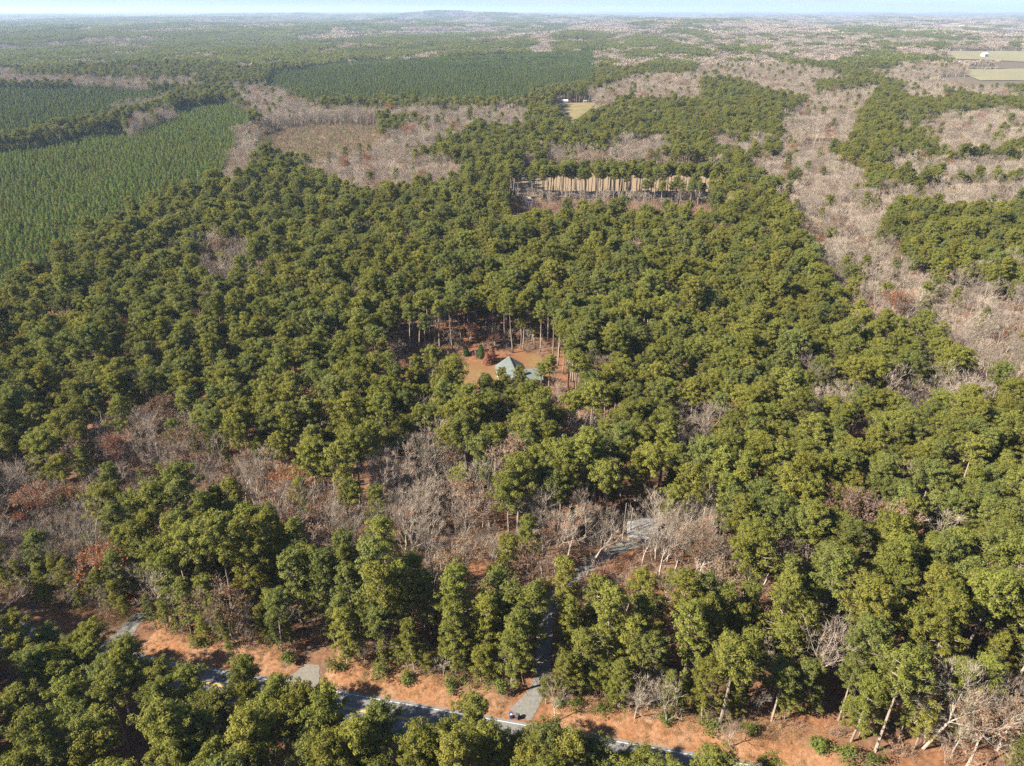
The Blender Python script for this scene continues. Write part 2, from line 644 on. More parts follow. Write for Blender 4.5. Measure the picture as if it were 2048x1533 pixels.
def patch_mesh(seed, size, leaf, spacing, Hh, R, Hc, n, tsize, stems=None, jag=.5):
    """a patch of far wood: many small crowns joined"""
    r = np.random.default_rng(seed)
    k = int(size / spacing)
    V = []
    SV = []
    for i in range(k):
        for j in range(k):
            x = (i + .5 - k / 2 + r.normal() * .3) * spacing; y = (j + .5 - k / 2 + r.normal() * .3) * spacing
            if math.hypot(x, y) > size * .62 * (1 + r.normal() * .12): continue
            h = Hh * r.uniform(.8, 1.15)
            V.append(clump_tris(r, np.array([x, y, h - Hc]), R * r.uniform(.8, 1.2), Hc, n, tsize))
            SV.append([(x - .25, y, 0), (x + .25, y, 0), (x, y, h - Hc * .5)])
    v = np.concatenate(V); sv = np.array(SV).reshape(-1, 3)
    allv = np.concatenate([v, sv])
    t = np.arange(len(allv)).reshape(-1, 3)
    midx = np.concatenate([np.zeros(len(v) // 3), np.ones(len(sv) // 3)])
    return mesh_np('patch_shape', allv, t, None, [leaf, stems or M_PINEBARK], midx)


c_far = coll('far_wood', [patch_mesh(500, 26, M_PINE[0], 6.5, 20, 4.0, 4.5, 34, 2.0), patch_mesh(501, 26, M_PINE[2], 6.5, 20, 4.0, 4.5, 34, 2.0),
                          patch_mesh(502, 26, M_TWIG, 6, 17, 3.8, 6.5, 40, 1.5, M_BARK), patch_mesh(503, 26, M_TWIG, 6, 16, 3.8, 6, 40, 1.5, M_BARK),
                          patch_mesh(504, 26, M_POLE, 4, 13, 2.0, 4, 14, 1.9)])
c_vfar = coll('horizon_wood', [patch_mesh(510, 100, M_PINE[0], 9, 20, 5.5, 6, 12, 5.0), patch_mesh(511, 100, M_PINE[2], 9, 20, 5.5, 6, 12, 5.0),
                               patch_mesh(512, 100, M_TWIG, 9, 17, 5.2, 7, 12, 4.4, M_BARK), patch_mesh(513, 100, M_TWIG, 9, 16, 5.2, 7, 12, 4.4, M_BARK)])

# ------------------------------------------------------------------ what stands where (read off the photograph, in its pixels)
K_PINE, K_BARE, K_YOUNG, K_OPEN, K_POLE, K_MIX, K_CUT, K_HIGH, K_SPARSE = range(9)
ZONES = [
    (K_MIX, [(-80, 470), (90, 540), (420, 470), (480, 520), (420, 620), (250, 650), (-80, 640)]) if False else (K_PINE, [(0, 0), (1, 0), (0, 1)]),
    (K_POLE, [(-200, 300), (-200, 178), (60, 170), (220, 172), (375, 178), (388, 187), (330, 200), (200, 233), (90, 257), (-20, 276)]),
    (K_YOUNG, [(-200, 330), (-20, 284), (100, 270), (250, 238), (330, 214), (390, 199), (450, 190), (500, 213), (492, 250), (470, 290), (452, 330), (440, 352), (380, 372), (300, 405), (230, 440), (150, 490), (60, 545), (-200, 650)]),
    (K_BARE, [(246, 244), (262, 228), (348, 210), (346, 226), (290, 240), (250, 256)]),
    (K_BARE, [(205, 219), (250, 205), (332, 192), (335, 197), (232, 222)]),
    (K_BARE, [(-200, 138), (120, 150), (330, 157), (425, 167), (385, 175), (100, 166), (-200, 171)]),
    (K_BARE, [(-200, 108), (60, 117), (120, 127), (-200, 123)]), (K_BARE, [(180, 85), (300, 90), (310, 100), (190, 97)]), (K_BARE, [(330, 105), (440, 111), (430, 122), (340, 116)]),
    (K_BARE, [(130, 118), (230, 123), (220, 131), (140, 128)]), (K_BARE, [(480, 90), (560, 94), (590, 102), (500, 100)]), (K_BARE, [(240, 131), (330, 135), (320, 142), (250, 140)]),
    (K_BARE, [(640, 86), (740, 88), (800, 96), (660, 97)]), (K_BARE, [(-100, 88), (90, 92), (130, 98), (-100, 97)]),
    (K_POLE, [(530, 165), (545, 140), (700, 122), (1000, 108), (1190, 100), (1200, 140), (1180, 165), (1070, 180), (1050, 200), (640, 203), (600, 190)]),
    (K_MIX, [(600, 198), (1050, 201), (1050, 213), (600, 213)]),
    (K_BARE, [(455, 165), (560, 175), (640, 212), (1060, 214), (1050, 242), (850, 238), (760, 230), (620, 234), (540, 240), (500, 225)]),
    (K_BARE, [(440, 350), (468, 290), (480, 248), (515, 240), (525, 270), (505, 305), (470, 352)]),
    (K_CUT, [(525, 247), (620, 236), (750, 238), (765, 270), (700, 292), (600, 304), (530, 306), (510, 280)]),
    (K_BARE, [(590, 306), (700, 292), (770, 262), (842, 240), (850, 262), (820, 300), (930, 322), (915, 345), (840, 346), (760, 368), (690, 362), (640, 336)]),
    (K_BARE, [(380, 490), (420, 465), (500, 470), (505, 500), (440, 520), (385, 515)]),
    # right-hand valley of bare hardwoods
    (K_BARE, [(1488, 318), (1560, 300), (1650, 298), (1700, 318), (1760, 345), (1650, 352), (1760, 372), (1900, 352), (2200, 362), (2200, 385), (1900, 396), (1800, 388), (1752, 430), (1790, 470), (1830, 530), (1960, 552), (2200, 600), (2200, 780), (1965, 745), (1905, 720), (1880, 650), (1850, 612), (1720, 600), (1690, 560), (1650, 500), (1620, 440), (1590, 400), (1545, 350)]),
    (K_BARE, [(1560, 232), (1640, 182), (1760, 168), (1722, 226), (1700, 268), (1640, 300), (1560, 284)]),
    (K_BARE, [(1850, 232), (2000, 214), (2200, 236), (2000, 282), (1900, 292), (1842, 262)]),
    (K_BARE, [(1760, 302), (1900, 312), (2200, 306), (2200, 330), (1900, 334), (1770, 332)]),
    (K_BARE, [(1200, 275), (1330, 268), (1350, 282), (1220, 290)]),
    (K_BARE, [(1420, 268), (1490, 262), (1560, 275), (1500, 290), (1430, 285)]),
    (K_BARE, [(1070, 285), (1180, 290), (1300, 300), (1300, 312), (1120, 305)]),
    # grey strip of bare trees in the middle distance
    (K_BARE, [(150, 880), (200, 800), (300, 770), (350, 780), (385, 850), (480, 880), (560, 895), (620, 950), (700, 985), (760, 880), (830, 880), (915, 900), (925, 960), (1010, 940), (1025, 985), (1000, 1030), (930, 1080), (860, 1110), (830, 1070), (770, 1060), (700, 1040), (640, 1060), (540, 985), (400, 935), (330, 950), (250, 940)]),
    (K_BARE, [(-100, 900), (60, 900), (150, 950), (130, 985), (195, 1045), (165, 1080), (62, 1120), (80, 1190), (-100, 1230)]),
    (K_BARE, [(1020, 1000), (1200, 1015), (1420, 1020), (1470, 1090), (1430, 1150), (1330, 1120), (1230, 1130), (1160, 1160), (1060, 1150), (1040, 1080)]),
    (K_BARE, [(1520, 1070), (1620, 1060), (1625, 1120), (1540, 1130)]),
    (K_BARE, [(1120, 820), (1200, 830), (1190, 890), (1130, 880)]),
    (K_BARE, [(1560, 745), (1700, 760), (1690, 800), (1570, 790)]),
    (K_BARE, [(1740, 765), (1960, 735), (1990, 780), (1950, 800), (1800, 790)]),
    (K_BARE, [(1330, 770), (1420, 800), (1440, 850), (1370, 870)]),
    (K_BARE, [(1850, 1340), (1920, 1360), (2200, 1310), (2200, 1420), (1965, 1440), (1910, 1600), (1800, 1600), (1810, 1440)]),
    (K_SPARSE, [(740, 655), (840, 640), (960, 640), (1080, 650), (1140, 690), (1160, 790), (1110, 800), (1070, 740), (1000, 700), (900, 735), (780, 705)]),
    (K_PINE, [(1770, 425), (1850, 395), (2000, 390), (2200, 385), (2200, 590), (1950, 545), (1850, 525), (1780, 455)]),
    (K_PINE, [(1740, 620), (1870, 605), (1885, 690), (1800, 720), (1720, 700)]),
]
# nothing between the camera and these: (picture polygon, only trees nearer than)
CLEAR = [
    ([(930, 722), (990, 700), (1030, 700), (1072, 712), (1085, 738), (1060, 752), (1040, 756), (1024, 772), (1008, 772), (990, 742), (940, 748)], 245),
    ([(1085, 712), (1120, 712), (1135, 760), (1120, 780), (1105, 765)], 240),
    ([(780, 672), (860, 655), (1000, 660), (1100, 690), (1085, 720), (990, 700), (900, 715), (800, 700)], 262),
    ([(280, 1282), (400, 1306), (600, 1338), (660, 1350), (800, 1375), (1000, 1408), (1050, 1412), (1130, 1430), (1300, 1462), (1500, 1508), (1620, 1540), (1490, 1540), (1300, 1500), (1210, 1482), (1130, 1464), (1040, 1440), (1000, 1440), (930, 1425), (850, 1447), (800, 1430), (730, 1404), (640, 1372), (560, 1360), (500, 1350), (380, 1336), (310, 1322)], 112),
    ([(1084, 1216), (1104, 1216), (1112, 1190), (1155, 1152), (1215, 1125), (1270, 1092), (1345, 1075), (1330, 1030), (1250, 1028), (1180, 1075), (1110, 1130), (1078, 1190)], 200),
    ([(1030, 1425), (1066, 1382), (1092, 1392), (1080, 1428)], 115),
    ([(592, 1245), (640, 1235), (650, 1340), (604, 1334)], 120),
    ([(225, 1300), (262, 1245), (282, 1250), (262, 1296)], 122),
    ([(1025, 352), (1420, 345), (1425, 402), (1200, 396), (1025, 412)], 494),
    ([(1105, 197), (1192, 197), (1172, 225), (1145, 240)], 1100),
    ([(1258, 1032), (1300, 1032), (1300, 1068), (1258, 1062)], 196),
    ([(1362, 1228), (1380, 1228), (1380, 1246), (1362, 1244)], 142),
    ([(1880, 140), (2200, 140), (2200, 165), (1950, 165), (1890, 152)], 1700),
    ([(1885, 108), (2200, 108), (2200, 122), (1890, 120)], 2900),
    ([(535, 252), (620, 245), (750, 246), (758, 272), (700, 286), (600, 298), (545, 298)], 745),
    ([(1600, 266), (1660, 262), (1690, 272), (1610, 276)], 800),
]
# open ground, in pixels of the ground itself
yard_px = [(905, 745), (940, 728), (990, 714), (1066, 706), (1096, 726), (1108, 770), (1060, 800), (1010, 800), (935, 772)]
field_px = [(1005, 409), (1012, 385), (1035, 350), (1300, 343), (1430, 350), (1445, 408)]
farfield_px = [(1118, 207), (1195, 207), (1175, 225), (1150, 242), (1138, 230)]
rfield_px = [(1880, 141), (2300, 141), (2300, 168), (1960, 166)]
rfield2_px = [(1870, 107), (2300, 107), (2300, 124), (1890, 122)]
tanfield_px = [(1590, 272), (1660, 264), (1700, 276), (1610, 280)]


def gpoly(pp, z=0):
    return [tuple(ground(a, b, z)[:2]) for a, b in pp]


yard_w, field_w, farfield_w, rfield_w, rfield2_w = gpoly(yard_px), gpoly(field_px), gpoly(farfield_px), gpoly(rfield_px), gpoly(rfield2_px)
tanfield_w = gpoly(tanfield_px)

# road: its far white line, fitted through three spots of the photograph
ra, rb = ground(430, 1341), ground(1400, 1513)
rd = (rb - ra) / np.linalg.norm(rb - ra)
rn = np.array([-rd[1], rd[0], 0])                   # points away from the camera
ROAD_O = ra
LANE = 3.1


def road_uv(x, y):
    dx, dy = np.asarray(x) - ROAD_O[0], np.asarray(y) - ROAD_O[1]
    return dx * rd[0] + dy * rd[1], dx * rn[0] + dy * rn[1]


def road_pt(u, v, z=0.0):
    # the road bends gently away to the left
    b = 0.0016 * max(0, -u - 5) ** 2
    p = ROAD_O + rd * u + rn * (v + b)
    return (p[0], p[1], z)


def road_v(x, y):
    u, v = road_uv(x, y)
    return u, v - 0.0016 * np.maximum(0, -u - 5) ** 2


DRIVE_px = [(1040, 1432), (1058, 1408), (1078, 1380), (1088, 1340), (1086, 1290), (1092, 1235), (1112, 1190), (1150, 1152), (1200, 1118), (1250, 1092), (1300, 1072), (1330, 1062)]
DRIVE = [ground(a, b)[:2] for a, b in DRIVE_px]
DRIVE2 = [ground(a, b)[:2] for a, b in [(1090, 1368), (1140, 1362), (1220, 1362), (1310, 1366), (1400, 1362)]]
TURN1 = [ground(a, b)[:2] for a, b in [(596, 1374), (610, 1358), (620, 1340), (624, 1330)]]
TURN2 = [ground(a, b)[:2] for a, b in [(205, 1318), (238, 1280), (262, 1250), (285, 1225)]]


def dist_line(x, y, line):
    best = np.full(np.shape(x), 1e9)
    for p, q in zip(line[:-1], line[1:]):
        d = q - p
        t = np.clip(((x - p[0]) * d[0] + (y - p[1]) * d[1]) / (d @ d), 0, 1)
        best = np.minimum(best, np.hypot(x - p[0] - t * d[0], y - p[1] - t * d[1]))
    return best


# near tree line: the crowns on the camera's side of the road stay below this line of the picture
NEARTOP = np.array([(-300, 1190), (0, 1215), (60, 1215), (130, 1250), (240, 1262), (300, 1300), (350, 1292), (420, 1335), (470, 1312), (520, 1335), (560, 1335), (600, 1358), (650, 1360), (700, 1378), (735, 1398), (760, 1370), (800, 1372), (830, 1435), (880, 1425), (930, 1398), (985, 1410), (1030, 1440), (1060, 1402), (1110, 1402), (1140, 1450), (1180, 1455), (1225, 1478), (1280, 1512), (1350, 1492), (1420, 1485), (1500, 1515), (1600, 1515), (1700, 1560), (3000, 1700)])

# crowns read one by one along the bottom of the photograph: (x, y, width)
NEAR = [(18, 1296, 82), (78, 1318, 80), (172, 1322, 76), (205, 1352, 80), (268, 1344, 72), (128, 1312, 72), (35, 1250, 70), (97, 1280, 60), (156, 1285, 70), (195, 1282, 60), (250, 1306, 70), (49, 1335, 80), (110, 1350, 70), (153, 1338, 70), (226, 1338, 70), (330, 1326, 55), (480, 1346, 68), (313, 1366, 72),
        (389, 1366, 72), (556, 1378, 80), (494, 1390, 62), (122, 1398, 88), (219, 1390, 80), (313, 1410, 80), (382, 1408, 80), (28, 1418, 85), (195, 1445, 82), (348, 1436, 80), (435, 1434, 92), (522, 1434, 82), (591, 1416, 82),
        (665, 1400, 78), (132, 1460, 82), (45, 1494, 92), (195, 1500, 88), (313, 1482, 96), (393, 1478, 96), (494, 1488, 92), (574, 1472, 90), (643, 1458, 88), (681, 1515, 86), (608, 1520, 84), (348, 1524, 90), (110, 1528, 88),
        (521, 1528, 86), (776, 1408, 82), (705, 1460, 88), (745, 1492, 86), (845, 1470, 90), (838, 1515, 90), (900, 1458, 80), (950, 1432, 80), (1000, 1464, 80), (965, 1492, 88), (1036, 1494, 82), (1085, 1440, 88), (1092, 1494, 90),
        (1182, 1488, 72), (1140, 1512, 80), (1050, 1530, 82), (1243, 1512, 62), (1280, 1538, 66), (1335, 1524, 70), (1420, 1528, 92), (1545, 1540, 62), (920, 1530, 84), (432, 1536, 86), (30, 1560, 90), (760, 1545, 88)]

# ------------------------------------------------------------------ trees: choose the places
def hexgrid(sp, y0, y1, jit, xmar=45, slope=.74):
    pts = []
    ys = np.arange(y0, y1, sp * .87)
    for i, y in enumerate(ys):
        hw = (y + 60) * slope + xmar
        xs = np.arange(-hw, hw, sp) + (i % 2) * sp * .5
        pts.append(np.stack([xs, np.full(len(xs), y)], 1))
    p = np.concatenate(pts)
    return p + rng.uniform(-jit, jit, p.shape) * sp


def zone_of(px, py, x, y):
    z = np.full(len(px), K_PINE)
    # far country: broad patches of pine and of hardwoods
    n = wav([(k * 2.2, a, p, m) for k, a, p, m in _waves], x, y * .55)
    nf = wav([(k * .95, a + .3, p, m) for k, a, p, m in _waves], x * .8, y * .45)
    w_ = sstep(1800, 4200, np.hypot(x, y))
    n = n * (1 - w_) + nf * w_
    bias = np.interp(px, [0, 600, 1100, 1400, 2048], [-.15, -.2, .0, .5, .55])
    far = py < 200
    bias = bias + np.interp(py, [20, 60, 120, 200], [.35, .15, -.05, -.35])
    z = np.where(far & (n + bias > .12), K_BARE, z)
    mid = (py >= 200) & (py < 330)
    z = np.where(mid & (n > .95), K_BARE, z)
    z = np.where((py >= 330) & (py < 560) & (n > 1.25), K_MIX, z)
    for k, poly in ZONES:
        z = np.where(inpoly(px, py, poly), k, z)
    return z


def keep_clear(x, y, top, R, CL, skip=()):
    """False for trees that would stand in front of something the photograph shows"""
    D = np.hypot(x, y)
    ok = np.ones(len(x), bool)
    side = np.stack([y, -x], 1) / D[:, None]
    for ci, (poly, dmax) in enumerate(CLEAR):
        if ci in skip: continue
        near = D < dmax
        if not near.any(): continue
        for (s, zz) in ((0, .95), (0, .5), (0, .08), (.75, .5), (-.75, .5), (.5, .85), (-.5, .85)):
            a, b = project(x + side[:, 0] * R * s, y + side[:, 1] * R * s, top - CL * (1 - zz))
            ok &= ~(near & inpoly(a, b, poly))
        a, b = project(x, y, top * .3)
        ok &= ~(near & inpoly(a, b, poly))
    return ok


def off_ground(x, y, margin=2.0):
    u, v = road_v(x, y)
    ok = ~((v > -2 * LANE - 2.6) & (v < 5.7))
    ok &= dist_line(x, y, DRIVE) > 2.8 + margin * .4
    ok &= dist_line(x, y, TURN1) > 3.4
    ok &= dist_line(x, y, TURN2) > 3.2
    for w in (yard_w, field_w, farfield_w, rfield_w, rfield2_w, tanfield_w):
        ok &= ~inpoly(x, y, w)
    return ok


WINDOWS = [[(690, 1392), (730, 1396), (740, 1420), (700, 1405)], [(800, 1398), (910, 1424), (900, 1440), (860, 1446), (805, 1438)], [(1128, 1460), (1300, 1494), (1480, 1532), (1420, 1545), (1330, 1508), (1215, 1486), (1140, 1478)],
           [(1000, 1412), (1056, 1424), (1060, 1458), (1004, 1450)], [(560, 1372), (605, 1342), (650, 1350), (640, 1370)], [(285, 1318), (310, 1322), (300, 1334)], [(370, 1328), (430, 1345), (420, 1352)],
           [(280, 1285), (660, 1347), (800, 1372), (1030, 1416), (1000, 1422), (935, 1402), (735, 1384), (640, 1362), (600, 1350), (470, 1314), (350, 1294)], [(500, 1352), (526, 1354), (520, 1364)]]
TREES = []       # rows: x, y, scale, species ('pine'/'bare'/'rust'/'tan'), shape, tone, rotation
near_xy = []
for a, b, wpx in NEAR:
    sh = int(rng.integers(0, 6))
    Hs, Rs, Cs = pine_list[sh][1:4]
    sc = float(np.clip(wpx / F * 128 / (2 * Rs), .62, 1.05))
    for _ in range(40):
        g = ground(a, b, (Hs - Cs * .5) * sc)
        u, v = road_v(g[0], g[1])
        if v < -2 * LANE - 1.7: break
        sc *= 1.02
    zc, rc = (Hs - Cs * .5) * sc, Rs * sc * .88
    for _ in range(14):
        th = np.arange(10) * PI / 5
        qx, qy = project(g[0] + rc * np.cos(th), g[1] + rc * np.sin(th) * .75, zc + rc * np.sin(th) * .6)
        tqx, tqy = project(g[0], g[1], Hs * sc)
        if not any(inpoly(np.append(qx, tqx), np.append(qy, tqy), w).any() for w in WINDOWS): break
        g = g - np.array([0, .9, 0])
    TREES.append((g[0], g[1], sc, 'pine', sh, int(rng.choice(3, p=[.42, .38, .2])), rng.uniform(0, 6.28)))
    near_xy.append(g[:2])
near_xy = np.array(near_xy)

Pn, Pf = hexgrid(6.2, 42, 215, .34), hexgrid(6.0, 120, 1650, .36)
P = np.concatenate([Pn[np.hypot(*Pn.T) < 205], Pf[np.hypot(*Pf.T) >= 205]])
x, y = P[:, 0], P[:, 1]
h = height(x, y)
px, py = project(x, y, h + 15)
z = zone_of(px, py, x, y)
z2 = zone_of(*project(x, y, h + 20.5), x, y)
z = np.where((z == K_PINE) & (z2 == K_BARE) & (py > 240) & ((px < 1500) | (py < 640)), K_BARE, z)
z = np.where(np.isin(z, [K_PINE, K_BARE, K_MIX]) & (zone_of(*project(x, y, h + 9), x, y) == K_CUT), K_CUT, z)
ok = off_ground(x, y)
D = np.hypot(x, y)
u, v = road_v(x, y)
# fill the camera's side of the road only where no crown was read off
nearside = (v < -5) & (D < 140)
dmin = np.min(np.hypot(x[:, None] - near_xy[None, :, 0], y[:, None] - near_xy[None, :, 1])[:, :], 1) if len(near_xy) else 1e9
ok &= ~(nearside & (dmin < 5.6))
tx, ty = project(x, y, h + 21.5)
ok &= ~(nearside & (ty < np.interp(tx, NEARTOP[:, 0], NEARTOP[:, 1]) + 2) & (tx > -250))
okb = ok & keep_clear(x, y, h + 21, np.full(len(x), 4.3), np.full(len(x), 9.0), (4,)) & (z == K_BARE) & (rng.random(len(x)) < .3)
okp = keep_clear(x, y, h + 21, np.full(len(x), 4.3), np.full(len(x), 9.0))
ok = (ok & okp) | okb
ok &= ~np.isin(z, [K_YOUNG, K_POLE, K_OPEN, K_CUT])
# shapes
gapn = wav([(k * 7, a, p, m) for k, a, p, m in _waves], x, y)
rr = rng.random(len(x))
for i in np.nonzero(ok)[0]:
    zi = z[i]
    q = rr[i]
    sp = 'pine'
    if zi == K_PINE:
        if q < (.05 + .05 * (gapn[i] > .8)) * (.6 if px[i] > 1450 and py[i] > 780 else 1): sp = 'bare'
        elif q < .07: continue
        elif q < .085: sp = 'tan'
    elif zi == K_BARE:
        if py[i] > 780 and q > .88: continue
        if q < (.04 if py[i] > 780 else .05): sp = 'pine'
        elif q < (.052 if py[i] > 780 else .058): sp = 'rust'
        elif q < .105: sp = 'tan'
        else: sp = 'bare'
        if not okp[i]: sp = 'bare'
    elif zi == K_MIX:
        sp = 'bare' if q < .5 else 'pine'
    elif zi == K_SPARSE:
        if q < .45: continue
        sp = 'high' if q < .88 else 'bare'
    sc = float(np.clip(rng.normal(1.0 if D[i] < 165 else .85, .11), .66, 1.22))
    tone = int(rng.choice(3, p=[.45, .30, .25])) if px[i] > 700 or py[i] > 800 else int(rng.choice(3, p=[.5, .15, .35]))
    if sp == 'pine':
        edge = (0 < v[i] < 30 and D[i] < 185) or (zi == K_BARE)
        sh = int(rng.integers(6, 9)) if edge and rng.random() < .75 else (int(rng.integers(12, 14)) if rng.random() < .16 else int(rng.integers(0, 6)))
        if edge and v[i] < 13: sc *= rng.uniform(.6, .95)
    elif sp == 'high':
        sp = 'pine'; sh = int(rng.integers(9, 12))
    else:
        sh = int(rng.integers(0, 6))
        sc *= rng.uniform(.68, 1.12)
        if zi == K_BARE and py[i] > 850: sc *= .9
    TREES.append((x[i], y[i], sc, sp, sh, tone, rng.uniform(0, 6.28)))

# younger pines and small hardwoods under and between the tall ones
P = hexgrid(5.4, 80, 215, .42)
x, y = P[:, 0], P[:, 1]
u, v = road_v(x, y)
px, py = project(x, y, np.full(len(x), 5.0))
z = zone_of(px, py, x, y)
ok = off_ground(x, y) & (v > 5) & keep_clear(x, y, np.full(len(x), 8.), np.full(len(x), 2.), np.full(len(x), 7.)) & (rng.random(len(x)) < np.where(v < 15, .95, np.where(v < 30, .62, .32)))
for i in np.nonzero(ok)[0]:
    pine = rng.random() < (.2 if z[i] == K_BARE else .66)
    if pine: TREES.append((x[i], y[i], float(rng.uniform(.28, .58)), 'pine', int(rng.integers(6, 9)), int(rng.choice(3, p=[.5, .35, .15])), rng.uniform(0, 6.28)))
    else: TREES.append((x[i], y[i], float(rng.uniform(.32, .6)), 'bare', int(rng.integers(0, 6)), 0, rng.uniform(0, 6.28)))

# the leafy edge of the wood, down to the bank
def u_px(a, b):
    g_ = ground(a, b)
    return float(road_v(g_[0], g_[1])[0])


mouths = [(u_px(262, 1290), 4.2), (u_px(622, 1345), 5.0), (u_px(1060, 1408), 4.6)]
uu = -95.0
while uu < 95:
    uu += rng.uniform(1.3, 2.6)
    if any(abs(uu - c_) < w_ for c_, w_ in mouths): continue
    q = road_pt(uu, rng.uniform(5.6, 9.5))
    if float(dist_line(np.array([q[0]]), np.array([q[1]]), DRIVE)[0]) < 3: continue
    if rng.random() < .72: TREES.append((q[0], q[1], float(rng.uniform(.24, .62)), 'pine', int(rng.integers(6, 9)), int(rng.choice(3, p=[.5, .35, .15])), rng.uniform(0, 6.28)))
    else: TREES.append((q[0], q[1], float(rng.uniform(.25, .5)), 'bare', int(rng.integers(0, 6)), 0, rng.uniform(0, 6.28)))
for k in range(60):                              # thicket at the far left behind the road
    a, b = rng.uniform(-60, 260), rng.uniform(1130, 1262)
    q = ground(a, b)
    if road_v(q[0], q[1])[1] < 6 or float(dist_line(np.array([q[0]]), np.array([q[1]]), TURN2)[0]) < 3.5: continue
    if rng.random() < .3: TREES.append((q[0], q[1], float(rng.uniform(.35, .8)), 'pine', int(rng.integers(6, 9)), int(rng.integers(0, 2)), rng.uniform(0, 6.28)))
    else: TREES.append((q[0], q[1], float(rng.uniform(.35, .75)), 'bare', int(rng.integers(0, 6)), 0, rng.uniform(0, 6.28)))

# the thinned stand of high-crowned pines before the tan field
for k in range(105):
    a, b = rng.uniform(1030, 1420), rng.uniform(401, 411)
    g = ground(a, b)
    TREES.append((g[0], g[1], float(rng.uniform(.3, .55)), 'bare', int(rng.integers(0, 6)), 0, rng.uniform(0, 6.28)))
for k in range(180):
    a = rng.uniform(1015, 1430); b = rng.uniform(389, 405)
    g = ground(a, b)
    TREES.append((g[0], g[1], float(rng.uniform(.92, 1.1)), 'pine', int(rng.integers(9, 12)), int(rng.choice(3, p=[.5, .2, .3])), rng.uniform(0, 6.28)))

# single trees read off the photograph: (x, y of the crown, species, scale)
for a, b, sp, sc in [(250, 905, 'rust', .85), (325, 815, 'tan', .95), (300, 800, 'tan', .9), (955, 968, 'rust', .62), (960, 1005, 'tan', .8), (1060, 1020, 'bare', .9), (1190, 1045, 'bare', 1.05), (1135, 1075, 'bare', .9),
                     (1320, 1040, 'bare', 1.0), (1360, 1060, 'bare', 1.0), (1290, 1070, 'bare', .8), (1410, 1090, 'bare', .9), (860, 1000, 'bare', .9), (850, 915, 'bare', .9), (905, 920, 'bare', .85), (60, 1000, 'rust', .8), (95, 990, 'tan', .9),
                     (1700, 330, 'rust', .9), (730, 328, 'rust', 1.0), (690, 330, 'rust', 1.0), (790, 308, 'tan', .9), (1660, 268, 'tan', 1.0), (1920, 640, 'rust', .7), (2010, 660, 'rust', .8), (1885, 715, 'rust', .6), (1690, 570, 'rust', .7),
                     (1680, 500, 'bare', 1.2), (1735, 545, 'bare', 1.15), (1960, 545, 'bare', 1.15), (1900, 770, 'bare', 1.1), (1640, 785, 'bare', 1.0), (1780, 775, 'bare', 1.0), (1240, 520, 'bare', .8), (590, 560, 'bare', .8),
                     (316, 1180, 'bare', .85), (1275, 1395, 'bare', .55), (1110, 1400, 'bare', .5), (1340, 1400, 'bare', .6), (1470, 1440, 'bare', .6), (1880, 1410, 'bare', .8), (1990, 1380, 'bare', .85), (1930, 1450, 'bare', .7), (1540, 1100, 'bare', .9), (1590, 1090, 'bare', .9), (1155, 850, 'bare', .9), (1225, 870, 'bare', .7)]:
    g = ground(a, b, 12 * sc)
    TREES.append((g[0], g[1], sc, sp, int(rng.integers(0, 6)), 0, rng.uniform(0, 6.28)))
for a, b, sc in [(1085, 1100, .85), (1165, 1060, .9), (1215, 1050, .85), (1310, 1040, .95), (1340, 1075, .8), (1385, 1050, .9), (1060, 1060, .8)]:
    g = ground(a, b, 9 * sc)
    TREES.append((g[0], g[1], sc, 'bare', int(rng.integers(0, 6)), 0, rng.uniform(0, 6.28)))
# pines in front of the house and round the yard
for a, b, s, sh in [(1003, 748, .58, 4), (1038, 764, .62, 1), (972, 768, .7, 4), (1080, 742, .66, 4), (1098, 738, .7, 1), (1066, 790, .8, 0), (1022, 804, .8, 2), (905, 735, .8, 2), (865, 732, .85, 5), (985, 805, .85, 4), (1012, 786, .7, 1), (1046, 788, .72, 4), (1000, 772, .55, 4)]:
    g = ground(a, b, 15 * s)
    TREES.append((g[0], g[1], s, 'pine', sh, int(rng.integers(0, 2)), rng.uniform(0, 6.28)))

for k in range(46):                              # brush and young hardwoods at the back of the yard
    a, b = rng.uniform(770, 1140), rng.uniform(664, 716)
    if 985 < a < 1075 and b > 700: continue
    g = ground(a, b)
    TREES.append((g[0], g[1], float(rng.uniform(.22, .5)), 'bare' if rng.random() < .75 else 'rust', int(rng.integers(0, 6)), 0, rng.uniform(0, 6.28)))
for a, b, s, sh in [(1020, 1388, 1.0, 6), (1118, 1398, .74, 7), (1046, 1330, .95, 8), (1128, 1330, .8, 6), (1092, 1408, .42, 7), (1130, 1250, .9, 8)]:
    g = ground(a, b)
    TREES.append((g[0], g[1], s, 'pine', sh, int(rng.integers(0, 2)), rng.uniform(0, 6.28)))
for a, b in [(1068, 692), (1081, 704), (1026, 706), (1046, 700), (1106, 716), (1116, 732), (1126, 748), (1141, 764), (1150, 738), (1096, 684), (1131, 702), (1010, 690), (984, 684), (955, 676), (905, 700), (870, 690), (838, 700), (925, 688),
             (1056, 684), (1118, 690), (1160, 716), (1170, 750), (1158, 776), (1136, 790), (1012, 676), (880, 712), (850, 720), (820, 706), (790, 700)]:
    g = ground(a, b)
    TREES.append((g[0], g[1], float(rng.uniform(.85, 1.05)), 'pine', int(rng.integers(9, 12)), int(rng.choice(3, p=[.5, .3, .2])), rng.uniform(0, 6.28)))

